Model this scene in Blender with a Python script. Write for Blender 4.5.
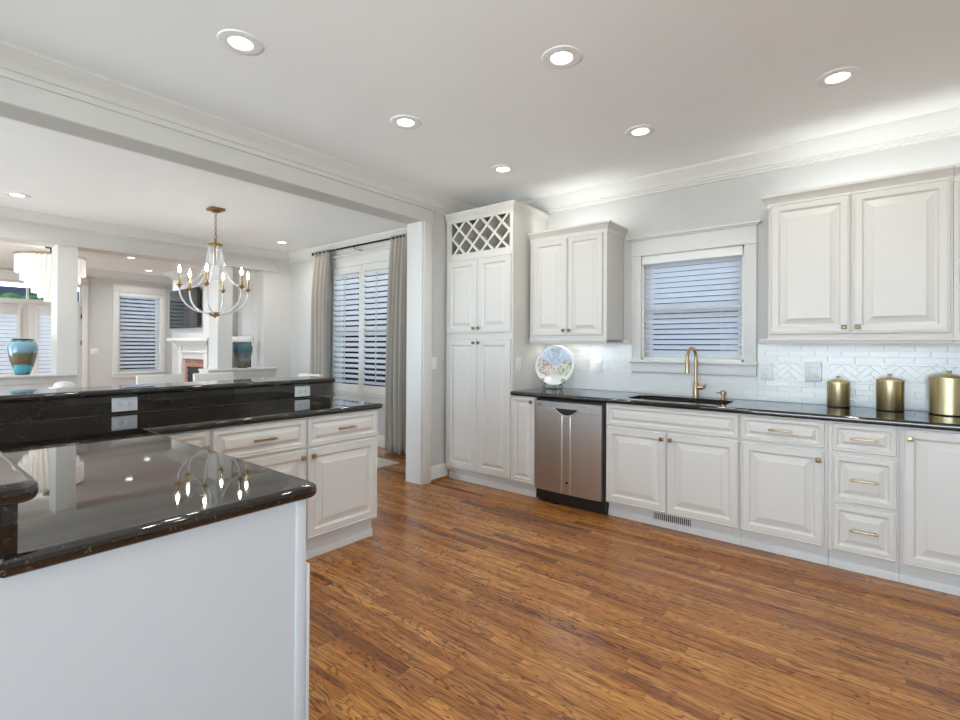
import bpy, bmesh, math, random
from mathutils import Vector, Matrix
random.seed(7)
PI = math.pi
S = bpy.context.scene
C = S.collection
for o in list(bpy.data.objects):
    bpy.data.objects.remove(o)

# ------------------------------------------------------------------ camera
CAM_H = 1.303
yaw, pit, rol = 0.67917, 0.004275, 0.0055
fw = Vector((-math.sin(yaw) * math.cos(pit), math.cos(yaw) * math.cos(pit), math.sin(pit)))
r0 = Vector((math.cos(yaw), math.sin(yaw), 0))
u0 = r0.cross(fw)
rt = math.cos(rol) * r0 + math.sin(rol) * u0
up = -math.sin(rol) * r0 + math.cos(rol) * u0
cam = bpy.data.cameras.new('camera')
cam.sensor_width = 36.0
cam.lens = 490.55 / 960 * 36.0
cam.shift_y = -(360 - 344.56) / 960
cam.clip_start = 0.05
co = bpy.data.objects.new('camera', cam)
C.objects.link(co)
co.matrix_world = Matrix((
    (rt.x, up.x, -fw.x, 0), (rt.y, up.y, -fw.y, 0), (rt.z, up.z, -fw.z, CAM_H), (0, 0, 0, 1)))
S.camera = co

# ------------------------------------------------------------------ world, exposure
W = bpy.data.worlds.new('world')
S.world = W
W.use_nodes = True
wt = W.node_tree
bg = wt.nodes['Background']
SKY = (0.60, 0.77, 1.0)
SKY_L = 7.0          # sky
GND = (0.97, 0.99, 1.0)
GND_L = 4.0          # glow added below the horizon, in place of sunlit paving
wtc = wt.nodes.new('ShaderNodeTexCoord')
wsp = wt.nodes.new('ShaderNodeSeparateXYZ')
wt.links.new(wtc.outputs['Generated'], wsp.inputs[0])
wrp = wt.nodes.new('ShaderNodeMapRange')
wrp.inputs['From Min'].default_value = -0.06
wrp.inputs['From Max'].default_value = 0.02
wt.links.new(wsp.outputs[2], wrp.inputs[0])
wmx = wt.nodes.new('ShaderNodeMix')
wmx.data_type = 'RGBA'
wmx.inputs[6].default_value = (*[c * GND_L for c in GND], 1)
wmx.inputs[7].default_value = (*[c * SKY_L for c in SKY], 1)
wt.links.new(wrp.outputs[0], wmx.inputs[0])
wt.links.new(wmx.outputs[2], bg.inputs[0])
bg.inputs[1].default_value = 1.0
S.view_settings.view_transform = 'Standard'
S.view_settings.look = 'None'
S.view_settings.exposure = 0.32
S.view_settings.gamma = 1.0
S.view_settings.use_curve_mapping = False
S.cycles.use_denoising = True
S.cycles.denoiser = 'OPENIMAGEDENOISE'
S.cycles.denoising_input_passes = 'RGB_ALBEDO_NORMAL'
S.cycles.denoising_prefilter = 'ACCURATE'
S.cycles.use_adaptive_sampling = False
S.cycles.max_bounces = 10
S.cycles.diffuse_bounces = 6
S.cycles.glossy_bounces = 5
S.cycles.transmission_bounces = 8
S.cycles.transparent_max_bounces = 16
S.cycles.sample_clamp_indirect = 6.0
S.cycles.caustics_reflective = False
S.cycles.caustics_refractive = False

CAN_W = 2.4       # ceiling downlights
CAN_COL = (1.0, 0.96, 0.90)
UP_W = 1.5         # strips above the wall cabinets
UNDER_W = 0.9      # strips below the wall cabinets


def area(name, loc, size, power, col, rot=(0, 0, 0), size_y=None, spread=PI):
    l = bpy.data.lights.new(name, 'AREA')
    l.energy = power
    l.color = col
    l.size = size
    l.spread = spread
    if size_y:
        l.shape = 'RECTANGLE'
        l.size_y = size_y
    else:
        l.shape = 'DISK'
    o = bpy.data.objects.new(name, l)
    o.location = loc
    o.rotation_euler = rot
    C.objects.link(o)
    return o


# cabinet-top and under-cabinet lamps
COOL = (0.97, 1.0, 0.99)
for lx, lw, lp in ((-2.1, 0.7, 0.9), (-0.1, 0.8, 0.75), (0.8, 0.8, 0.7)):
    area('cabinet_top_lamp', (lx, 3.90, 2.333), lw, UP_W * lp, COOL, (PI - math.radians(55), 0, 0), 0.10)
area('under_cabinet_lamp', (-2.15, 4.0, 1.345), 0.6, UNDER_W, (1.0, 0.99, 0.96), (0, 0, 0), 0.03)
area('under_cabinet_lamp', (-0.1, 4.0, 1.345), 0.8, UNDER_W * 0.45, (1.0, 0.99, 0.96), (0, 0, 0), 0.03)


# added area lamps outside the unseen windows, standing in for daylight off pale paving
DAY = (0.93, 0.97, 1.0)
UPT = math.radians(58)
area('daylight_fill_kitchen', (-0.3, -3.5, 0.55), 4.4, 185, DAY, (PI / 2 + UPT, 0, 0), 2.0)
area('daylight_fill_dining', (-5.45, -3.5, 0.55), 3.0, 150, DAY, (PI / 2 + UPT, 0, 0), 2.0)
area('daylight_fill_living', (-9.6, -3.5, 0.55), 3.1, 190, DAY, (PI / 2 + UPT, 0, 0), 2.0)
area('daylight_fill_east', (3.30, -1.075, 0.55), 2.6, 45, DAY, (PI / 2 + UPT, 0, PI / 2), 2.0)
# the openings facing the view guide the sampling of the sky (they emit nothing themselves)
for px_, py_, pz_, w_, h_, rot_ in ((-1.171, 4.29, 1.64, 0.77, 0.89, (-PI / 2, 0, 0)), (-5.375, 4.29, 1.53, 1.35, 1.74, (-PI / 2, 0, 0)),
                                    (-11.84, 3.44, 1.5, 0.70, 1.49, (PI / 2, 0, -PI / 2)), (-11.84, 1.73, 1.21, 1.52, 2.42, (PI / 2, 0, -PI / 2))):
    po = area('window_portal', (px_, py_, pz_), w_, 1.0, (1, 1, 1), rot_, h_)
    po.data.cycles.is_portal = True

# ------------------------------------------------------------------ materials
MATS = {}


def mat(name, col, rough=0.5, metal=0.0, **kw):
    if name in MATS:
        return MATS[name]
    m = bpy.data.materials.new(name)
    m.use_nodes = True
    b = m.node_tree.nodes['Principled BSDF']
    b.inputs['Base Color'].default_value = (*col, 1)
    b.inputs['Roughness'].default_value = rough
    b.inputs['Metallic'].default_value = metal
    for k, v in kw.items():
        b.inputs[k.replace('_', ' ')].default_value = v
    MATS[name] = m
    return m


class NT:
    """little node-tree writer"""
    def __init__(self, m):
        self.t = m.node_tree
        self.b = self.t.nodes['Principled BSDF']

    def n(self, typ, **kw):
        x = self.t.nodes.new(typ)
        for k, v in kw.items():
            if k.startswith('i_'):
                x.inputs[k[2:].replace('_', ' ')].default_value = v
            else:
                setattr(x, k, v)
        return x

    def l(self, a, b):
        self.t.links.new(a, b)

    def math(self, op, a, b=None, c=None):
        x = self.t.nodes.new('ShaderNodeMath')
        x.operation = op
        for i, v in enumerate((a, b, c)):
            if v is None:
                continue
            if isinstance(v, (int, float)):
                x.inputs[i].default_value = v
            else:
                self.l(v, x.inputs[i])
        return x.outputs[0]

    def comb(self, x, y, z):
        c = self.t.nodes.new('ShaderNodeCombineXYZ')
        for i, v in enumerate((x, y, z)):
            if isinstance(v, (int, float)):
                c.inputs[i].default_value = v
            else:
                self.l(v, c.inputs[i])
        return c.outputs[0]

    def ramp(self, fac, stops, interp='LINEAR'):
        r = self.t.nodes.new('ShaderNodeValToRGB')
        r.color_ramp.interpolation = interp
        e = r.color_ramp.elements
        while len(e) < len(stops):
            e.new(0.5)
        for i, (p, c) in enumerate(stops):
            e[i].position = p
            e[i].color = (*c, 1) if len(c) == 3 else c
        self.l(fac, r.inputs[0])
        return r.outputs[0]

    def mix(self, fac, a, b, blend='MIX'):
        x = self.t.nodes.new('ShaderNodeMix')
        x.data_type = 'RGBA'
        x.blend_type = blend
        for s, v in ((0, fac), (6, a), (7, b)):
            if isinstance(v, (int, float)):
                x.inputs[s].default_value = v
            elif isinstance(v, tuple):
                x.inputs[s].default_value = (*v, 1)
            else:
                self.l(v, x.inputs[s])
        return x.outputs[2]

    def bump(self, h, strength=0.2, dist=0.01):
        x = self.t.nodes.new('ShaderNodeBump')
        x.inputs['Strength'].default_value = strength
        x.inputs['Distance'].default_value = dist
        self.l(h, x.inputs['Height'])
        self.l(x.outputs[0], self.b.inputs['Normal'])


def mottled(name, col, rough, amount=0.03, scale=6.0, bump=0.0, **kw):
    """paint with a faint unevenness"""
    m = mat(name, col, rough, **kw)
    t = NT(m)
    tc = t.n('ShaderNodeTexCoord')
    nz = t.n('ShaderNodeTexNoise', i_Scale=scale, i_Detail=3.0)
    t.l(tc.outputs['Object'], nz.inputs['Vector'])
    lo = tuple(c * (1 - amount) for c in col)
    hi = tuple(min(1, c * (1 + amount)) for c in col)
    t.l(t.ramp(nz.outputs[0], [(0.3, lo), (0.7, hi)]), t.b.inputs['Base Color'])
    if bump:
        n2 = t.n('ShaderNodeTexNoise', i_Scale=260.0, i_Detail=2.0)
        t.l(tc.outputs['Object'], n2.inputs['Vector'])
        t.bump(n2.outputs[0], bump, 0.002)
    return m


M_WALL = mottled('grey_wall_paint', (0.57, 0.565, 0.545), 0.75, 0.015, 3.0, 0.05)
M_CEIL = mottled('ceiling_paint', (0.92, 0.935, 0.94), 0.85, 0.01, 2.0, 0.04)
M_TRIM = mottled('trim_paint', (0.71, 0.70, 0.67), 0.42, 0.01, 4.0)
M_CAB = mottled('cabinet_paint', (0.68, 0.66, 0.615), 0.38, 0.012, 3.0)
M_PANEL = mottled('shaded_panel_paint', (0.50, 0.495, 0.485), 0.45, 0.01, 3.0)  # white darkened in the colour for the weaker light on the panel
M_CABIN = mat('cabinet_inside', (0.62, 0.59, 0.54), 0.6)
M_DARK = mat('dark_gap', (0.015, 0.015, 0.016), 0.6)
M_BLACKPL = mat('black_plastic', (0.012, 0.012, 0.014), 0.35)
M_BLACKIRON = mat('black_iron', (0.012, 0.011, 0.011), 0.45, 0.6)
M_BRONZE = mat('bronze_hardware', (0.22, 0.15, 0.08), 0.35, 0.9)
M_BRASSH = mat('brass_hardware', (0.46, 0.34, 0.18), 0.3, 1.0)
M_FAUCET = mat('champagne_bronze', (0.50, 0.36, 0.22), 0.3, 1.0)
M_ANTIQ = mat('antique_gold', (0.34, 0.22, 0.09), 0.38, 0.9)
M_PLATE = mat('white_plastic', (0.80, 0.80, 0.78), 0.35)
M_WHITEF = mottled('white_fabric', (0.78, 0.76, 0.72), 0.9, 0.04, 40.0)
M_GLOSSW = mat('white_ceramic', (0.84, 0.84, 0.83), 0.12)


def glass_mat():
    m = bpy.data.materials.new('window_glass')
    m.use_nodes = True
    t = m.node_tree
    t.nodes.remove(t.nodes['Principled BSDF'])
    out = t.nodes['Material Output']
    tr = t.nodes.new('ShaderNodeBsdfTransparent')
    tr.inputs[0].default_value = (0.95, 0.98, 0.98, 1)
    gl = t.nodes.new('ShaderNodeBsdfGlossy')
    gl.inputs['Roughness'].default_value = 0.02
    fr = t.nodes.new('ShaderNodeFresnel')
    fr.inputs[0].default_value = 1.45
    mx = t.nodes.new('ShaderNodeMixShader')
    t.links.new(fr.outputs[0], mx.inputs[0])
    t.links.new(tr.outputs[0], mx.inputs[1])
    t.links.new(gl.outputs[0], mx.inputs[2])
    t.links.new(mx.outputs[0], out.inputs[0])
    return m


M_GLASS = glass_mat()


def crystal_mat(name, tint, body):
    """clear-ish beads: part see-through, part sparkle, part milky body"""
    m = bpy.data.materials.new(name)
    m.use_nodes = True
    t = m.node_tree
    b = t.nodes['Principled BSDF']
    b.inputs['Base Color'].default_value = (*tint, 1)
    b.inputs['Roughness'].default_value = 0.08
    b.inputs['Specular IOR Level'].default_value = 0.9
    out = t.nodes['Material Output']
    tr = t.nodes.new('ShaderNodeBsdfTransparent')
    tr.inputs[0].default_value = (0.96, 0.97, 0.97, 1)
    mx = t.nodes.new('ShaderNodeMixShader')
    mx.inputs[0].default_value = body
    t.links.new(tr.outputs[0], mx.inputs[1])
    t.links.new(b.outputs[0], mx.inputs[2])
    t.links.new(mx.outputs[0], out.inputs[0])
    return m


M_CRYSTAL = crystal_mat('crystal_beads', (0.95, 0.96, 0.97), 0.68)
M_CAPIZ = crystal_mat('frosted_tubes', (0.95, 0.93, 0.90), 0.85)
_b = M_CAPIZ.node_tree.nodes['Principled BSDF']          # lit from within
_b.inputs['Emission Color'].default_value = (1.0, 0.95, 0.89, 1)
_b.inputs['Emission Strength'].default_value = 0.16


def emit_mat(name, col, strength):
    m = mat(name, col, 0.5)
    b = m.node_tree.nodes['Principled BSDF']
    b.inputs['Emission Color'].default_value = (*col, 1)
    b.inputs['Emission Strength'].default_value = strength
    return m


M_LENS = emit_mat('downlight_lens', (1.0, 0.98, 0.95), 6.0)
M_FLAME = emit_mat('candle_bulb', (1.0, 0.90, 0.76), 60.0)


for m_ in (M_LENS, M_FLAME, M_CAPIZ):
    m_.cycles.emission_sampling = 'NONE'


def blind_mat(name, col, trans):
    m = bpy.data.materials.new(name)
    m.use_nodes = True
    t = m.node_tree
    b = t.nodes['Principled BSDF']
    b.inputs['Base Color'].default_value = (*col, 1)
    b.inputs['Roughness'].default_value = 0.45
    tl = t.nodes.new('ShaderNodeBsdfTranslucent')
    tl.inputs[0].default_value = (*col, 1)
    mx = t.nodes.new('ShaderNodeMixShader')
    mx.inputs[0].default_value = trans
    t.links.new(b.outputs[0], mx.inputs[1])
    t.links.new(tl.outputs[0], mx.inputs[2])
    t.links.new(mx.outputs[0], t.nodes['Material Output'].inputs[0])
    return m


M_SLAT = blind_mat('blind_slat', (0.90, 0.91, 0.93), 0.55)
M_SLAT2 = blind_mat('white_slat', (0.88, 0.88, 0.88), 0.2)
M_LOUV = blind_mat('shutter_louver', (0.90, 0.90, 0.90), 0.5)


def floor_mat():
    m = mat('oak_strip_floor', (0.24, 0.09, 0.03), 0.28)
    t = NT(m)
    tc = t.n('ShaderNodeTexCoord')
    sp = t.n('ShaderNodeSeparateXYZ')
    t.l(tc.outputs['Object'], sp.inputs[0])
    x, y = sp.outputs[0], sp.outputs[1]
    BW = 0.0575
    yr = t.math('DIVIDE', y, BW)
    row = t.math('FLOOR', yr)
    wn = t.n('ShaderNodeTexWhiteNoise', noise_dimensions='1D')
    t.l(row, wn.inputs['W'])
    off = t.math('MULTIPLY', wn.outputs[0], 7.0)
    xr = t.math('ADD', t.math('DIVIDE', x, 0.85), off)
    brd = t.math('FLOOR', xr)
    wn2 = t.n('ShaderNodeTexWhiteNoise', noise_dimensions='2D')
    t.l(t.comb(row, brd, 0), wn2.inputs['Vector'])
    bid = wn2.outputs[0]
    # fine streaky grain
    shift = t.math('MULTIPLY', bid, 37.0)
    v1 = t.comb(t.math('ADD', t.math('MULTIPLY', x, 3.2), shift), t.math('ADD', t.math('MULTIPLY', y, 62.0), shift), shift)
    g1 = t.n('ShaderNodeTexNoise', i_Scale=1.0, i_Detail=5.0, i_Roughness=0.65)
    t.l(v1, g1.inputs['Vector'])
    # cathedral rings
    v2 = t.comb(t.math('ADD', t.math('MULTIPLY', x, 2.4), shift), t.math('ADD', t.math('MULTIPLY', y, 15.0), shift), shift)
    g2 = t.n('ShaderNodeTexNoise', i_Scale=1.0, i_Detail=2.0, i_Roughness=0.5)
    t.l(v2, g2.inputs['Vector'])
    ring = t.math('ABSOLUTE', t.math('SINE', t.math('MULTIPLY', g2.outputs[0], 46.0)))
    ringd = t.math('POWER', ring, 0.55)
    # pores, short dark dashes
    v3 = t.comb(t.math('MULTIPLY', x, 14.0), t.math('MULTIPLY', y, 150.0), shift)
    g3 = t.n('ShaderNodeTexNoise', i_Scale=1.0, i_Detail=2.0)
    t.l(v3, g3.inputs['Vector'])
    base = t.ramp(bid, [(0.0, (0.20, 0.068, 0.018)), (0.12, (0.31, 0.118, 0.028)), (0.5, (0.39, 0.165, 0.041)), (0.85, (0.50, 0.235, 0.064)), (1.0, (0.32, 0.122, 0.029))])
    dk = t.ramp(ringd, [(0.0, (0.16, 0.12, 0.10)), (0.35, (0.38, 0.32, 0.29)), (0.72, (1.0, 1.0, 1.0)), (1.0, (1.15, 1.12, 1.05))])
    rv = t.n('ShaderNodeTexWhiteNoise', noise_dimensions='2D')
    t.l(t.comb(brd, row, 3.0), rv.inputs['Vector'])
    c = t.mix(t.math('ADD', t.math('MULTIPLY', rv.outputs[0], 0.55), 0.45), base, dk, 'MULTIPLY')
    st = t.ramp(g1.outputs[0], [(0.33, (0.30, 0.25, 0.22)), (0.47, (0.85, 0.82, 0.79)), (0.66, (1.25, 1.25, 1.2))])
    c = t.mix(0.9, c, st, 'MULTIPLY')
    po = t.ramp(g3.outputs[0], [(0.30, (0.35, 0.30, 0.28)), (0.42, (1, 1, 1))])
    c = t.mix(0.6, c, po, 'MULTIPLY')
    # joints between boards
    fy = t.math('FRACT', yr)
    ey = t.math('MINIMUM', fy, t.math('SUBTRACT', 1.0, fy))
    fx = t.math('FRACT', xr)
    ex = t.math('MULTIPLY', t.math('MINIMUM', fx, t.math('SUBTRACT', 1.0, fx)), 0.85 / BW)
    e = t.math('MINIMUM', ey, ex)
    jn = t.ramp(e, [(0.0, (0.30, 0.26, 0.24)), (0.035, (1, 1, 1))])
    c = t.mix(0.8, c, jn, 'MULTIPLY')
    t.l(c, t.b.inputs['Base Color'])
    r = t.ramp(g1.outputs[0], [(0.3, (0.27, 0.27, 0.27)), (0.7, (0.17, 0.17, 0.17))])
    t.l(r, t.b.inputs['Roughness'])
    h = t.math('ADD', t.math('MULTIPLY', g1.outputs[0], 0.4), t.math('MINIMUM', t.math('MULTIPLY', e, 12.0), 1.0))
    t.bump(h, 0.18, 0.002)
    return m


M_FLOOR = floor_mat()


def granite_mat():
    m = mat('dark_granite', (0.012, 0.010, 0.008), 0.07, **{'IOR': 1.75})
    t = NT(m)
    tc = t.n('ShaderNodeTexCoord')
    v = t.n('ShaderNodeTexVoronoi', i_Scale=230.0)
    t.l(tc.outputs['Object'], v.inputs['Vector'])
    sp = t.n('ShaderNodeSeparateColor')
    t.l(v.outputs['Color'], sp.inputs[0])
    nz = t.n('ShaderNodeTexNoise', i_Scale=38.0, i_Detail=5.0, i_Roughness=0.7)
    t.l(tc.outputs['Object'], nz.inputs['Vector'])
    mxv = t.math('MULTIPLY', sp.outputs[0], nz.outputs[0])
    c = t.ramp(mxv, [(0.0, (0.006, 0.006, 0.006)), (0.34, (0.010, 0.008, 0.006)), (0.44, (0.024, 0.016, 0.010)), (0.53, (0.055, 0.036, 0.020)), (0.62, (0.10, 0.075, 0.045))])
    t.l(c, t.b.inputs['Base Color'])
    n2 = t.n('ShaderNodeTexNoise', i_Scale=18.0, i_Detail=3.0)
    t.l(tc.outputs['Object'], n2.inputs['Vector'])
    t.l(t.ramp(n2.outputs[0], [(0.35, (0.02,) * 3), (0.7, (0.045,) * 3)]), t.b.inputs['Roughness'])
    return m


M_GRAN = granite_mat()


def brushed(name, col, rough, axis_scale, contrast=0.12):
    m = mat(name, col, rough, 1.0)
    t = NT(m)
    tc = t.n('ShaderNodeTexCoord')
    mp = t.n('ShaderNodeMapping')
    mp.inputs['Scale'].default_value = axis_scale
    t.l(tc.outputs['Object'], mp.inputs['Vector'])
    nz = t.n('ShaderNodeTexNoise', i_Scale=1.0, i_Detail=4.0)
    t.l(mp.outputs[0], nz.inputs['Vector'])
    lo = tuple(c * (1 - contrast) for c in col)
    hi = tuple(min(1, c * (1 + contrast)) for c in col)
    t.l(t.ramp(nz.outputs[0], [(0.3, lo), (0.7, hi)]), t.b.inputs['Base Color'])
    t.l(t.ramp(nz.outputs[0], [(0.3, (rough * 0.8,) * 3), (0.7, (rough * 1.2,) * 3)]), t.b.inputs['Roughness'])
    return m


M_STEEL = brushed('brushed_steel', (0.60, 0.565, 0.53), 0.36, (160, 160, 1.5), 0.05)
M_SINK = brushed('sink_steel', (0.80, 0.79, 0.78), 0.34, (20, 200, 20), 0.08)
M_BRASS = brushed('brushed_brass', (0.64, 0.53, 0.30), 0.38, (75, 75, 2), 0.22)  # streaks in the colour also stand in for vertical reflection bands


def tile_mat():
    m = mat('glazed_white_tile', (0.73, 0.735, 0.71), 0.18)
    t = NT(m)
    tc = t.n('ShaderNodeTexCoord')
    nz = t.n('ShaderNodeTexNoise', i_Scale=22.0, i_Detail=2.0)
    t.l(tc.outputs['Object'], nz.inputs['Vector'])
    t.bump(nz.outputs[0], 0.25, 0.006)
    return m


M_TILE = tile_mat()
M_GROUT = mat('pale_grout', (0.78, 0.78, 0.76), 0.85)


def curtain_mat():
    m = mat('linen_curtain', (0.50, 0.46, 0.40), 0.95)
    t = NT(m)
    tc = t.n('ShaderNodeTexCoord')
    mp = t.n('ShaderNodeMapping')
    mp.inputs['Scale'].default_value = (400, 400, 60)
    t.l(tc.outputs['Object'], mp.inputs['Vector'])
    nz = t.n('ShaderNodeTexNoise', i_Scale=1.0, i_Detail=3.0)
    t.l(mp.outputs[0], nz.inputs['Vector'])
    t.l(t.ramp(nz.outputs[0], [(0.3, (0.37, 0.335, 0.29)), (0.7, (0.45, 0.415, 0.365))]), t.b.inputs['Base Color'])
    return m


M_CURT = curtain_mat()


def banded_glaze(name, bands, wob=0.055):
    """reactive glaze: colour bands by height of the pot, broken up by noise"""
    m = mat(name, bands[0][1], 0.12)
    t = NT(m)
    tc = t.n('ShaderNodeTexCoord')
    sp = t.n('ShaderNodeSeparateXYZ')
    t.l(tc.outputs['Object'], sp.inputs[0])
    nz = t.n('ShaderNodeTexNoise', i_Scale=14.0, i_Detail=4.0)
    t.l(tc.outputs['Object'], nz.inputs['Vector'])
    z = t.math('ADD', sp.outputs[2], t.math('MULTIPLY', t.math('SUBTRACT', nz.outputs[0], 0.5), wob * 2))
    f = t.math('DIVIDE', z, 0.42)
    t.l(t.ramp(f, bands), t.b.inputs['Base Color'])
    return m


M_VASE1 = banded_glaze('blue_brown_glaze', [(0.02, (0.06, 0.05, 0.04)), (0.07, (0.05, 0.30, 0.36)), (0.20, (0.10, 0.38, 0.44)), (0.26, (0.10, 0.09, 0.06)), (0.38, (0.17, 0.11, 0.06)), (0.52, (0.13, 0.13, 0.08)), (0.60, (0.16, 0.30, 0.38)), (0.85, (0.26, 0.43, 0.52)), (0.93, (0.03, 0.08, 0.10))])
M_VASE2 = banded_glaze('sea_green_glaze', [(0.05, (0.10, 0.10, 0.08)), (0.25, (0.25, 0.26, 0.22)), (0.42, (0.12, 0.17, 0.17)), (0.55, (0.05, 0.11, 0.14)), (0.85, (0.09, 0.18, 0.21)), (0.95, (0.26, 0.36, 0.38))], 0.10)


def plate_mat():
    """a loose painted hillside village: pale sky, warm houses left, green trees right"""
    m = mat('painted_plate', (0.9, 0.9, 0.88), 0.15)
    t = NT(m)
    tc = t.n('ShaderNodeTexCoord')
    sp = t.n('ShaderNodeSeparateXYZ')
    t.l(tc.outputs['Object'], sp.inputs[0])
    x, y = sp.outputs[0], sp.outputs[1]   # plate is built lying on its back, y up on its face
    nz = t.n('ShaderNodeTexNoise', i_Scale=34.0, i_Detail=4.0)
    t.l(tc.outputs['Object'], nz.inputs['Vector'])
    vo = t.n('ShaderNodeTexVoronoi', i_Scale=62.0)
    t.l(tc.outputs['Object'], vo.inputs['Vector'])
    vsp = t.n('ShaderNodeSeparateColor')
    t.l(vo.outputs['Color'], vsp.inputs[0])
    sky = t.ramp(nz.outputs[0], [(0.4, (0.36, 0.55, 0.74)), (0.6, (0.80, 0.86, 0.90))])
    left = t.ramp(vsp.outputs[0], [(0.0, (0.50, 0.20, 0.15)), (0.25, (0.62, 0.48, 0.34)), (0.5, (0.78, 0.72, 0.62)), (0.9, (0.26, 0.20, 0.17))], 'CONSTANT')
    right = t.ramp(vsp.outputs[1], [(0.0, (0.36, 0.42, 0.22)), (0.3, (0.58, 0.64, 0.42)), (0.6, (0.74, 0.70, 0.60)), (0.88, (0.26, 0.24, 0.18))], 'CONSTANT')
    mid = t.ramp(vsp.outputs[2], [(0.0, (0.80, 0.66, 0.55)), (0.4, (0.86, 0.84, 0.80)), (0.75, (0.55, 0.58, 0.60)), (0.92, (0.62, 0.36, 0.28))], 'CONSTANT')
    wob = t.math('MULTIPLY', t.math('SUBTRACT', nz.outputs[0], 0.5), 0.09)
    fl = t.math('LESS_THAN', t.math('ADD', x, wob), -0.045)
    fr = t.math('GREATER_THAN', t.math('ADD', x, wob), 0.03)
    land = t.mix(fl, mid, left)
    land = t.mix(fr, land, right)
    hor = t.math('ADD', t.math('MULTIPLY', t.math('ABSOLUTE', x), 0.45), t.math('SUBTRACT', wob, 0.002))
    c = t.mix(t.math('GREATER_THAN', y, hor), land, sky)
    lowf = t.math('LESS_THAN', t.math('ADD', y, wob), -0.085)
    c = t.mix(lowf, c, (0.84, 0.84, 0.80))
    c = t.mix(0.22, c, (0.86, 0.86, 0.83))
    rad = t.math('SQRT', t.math('ADD', t.math('MULTIPLY', x, x), t.math('MULTIPLY', y, y)))
    c = t.mix(t.math('GREATER_THAN', rad, 0.148), c, (0.88, 0.88, 0.86))
    t.l(c, t.b.inputs['Base Color'])
    return m


def brick_mat():
    m = mat('old_brick', (0.3, 0.12, 0.07), 0.85)
    t = NT(m)
    tc = t.n('ShaderNodeTexCoord')
    mp = t.n('ShaderNodeMapping')
    mp.inputs['Rotation'].default_value = (PI / 2, 0, 0)
    t.l(tc.outputs['Object'], mp.inputs['Vector'])
    br = t.n('ShaderNodeTexBrick', i_Scale=5.0)
    br.inputs['Color1'].default_value = (0.30, 0.12, 0.07, 1)
    br.inputs['Color2'].default_value = (0.42, 0.20, 0.12, 1)
    br.inputs['Mortar'].default_value = (0.40, 0.36, 0.32, 1)
    t.l(mp.outputs[0], br.inputs['Vector'])
    t.l(br.outputs[0], t.b.inputs['Base Color'])
    return m


M_BRICK = brick_mat()


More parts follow.
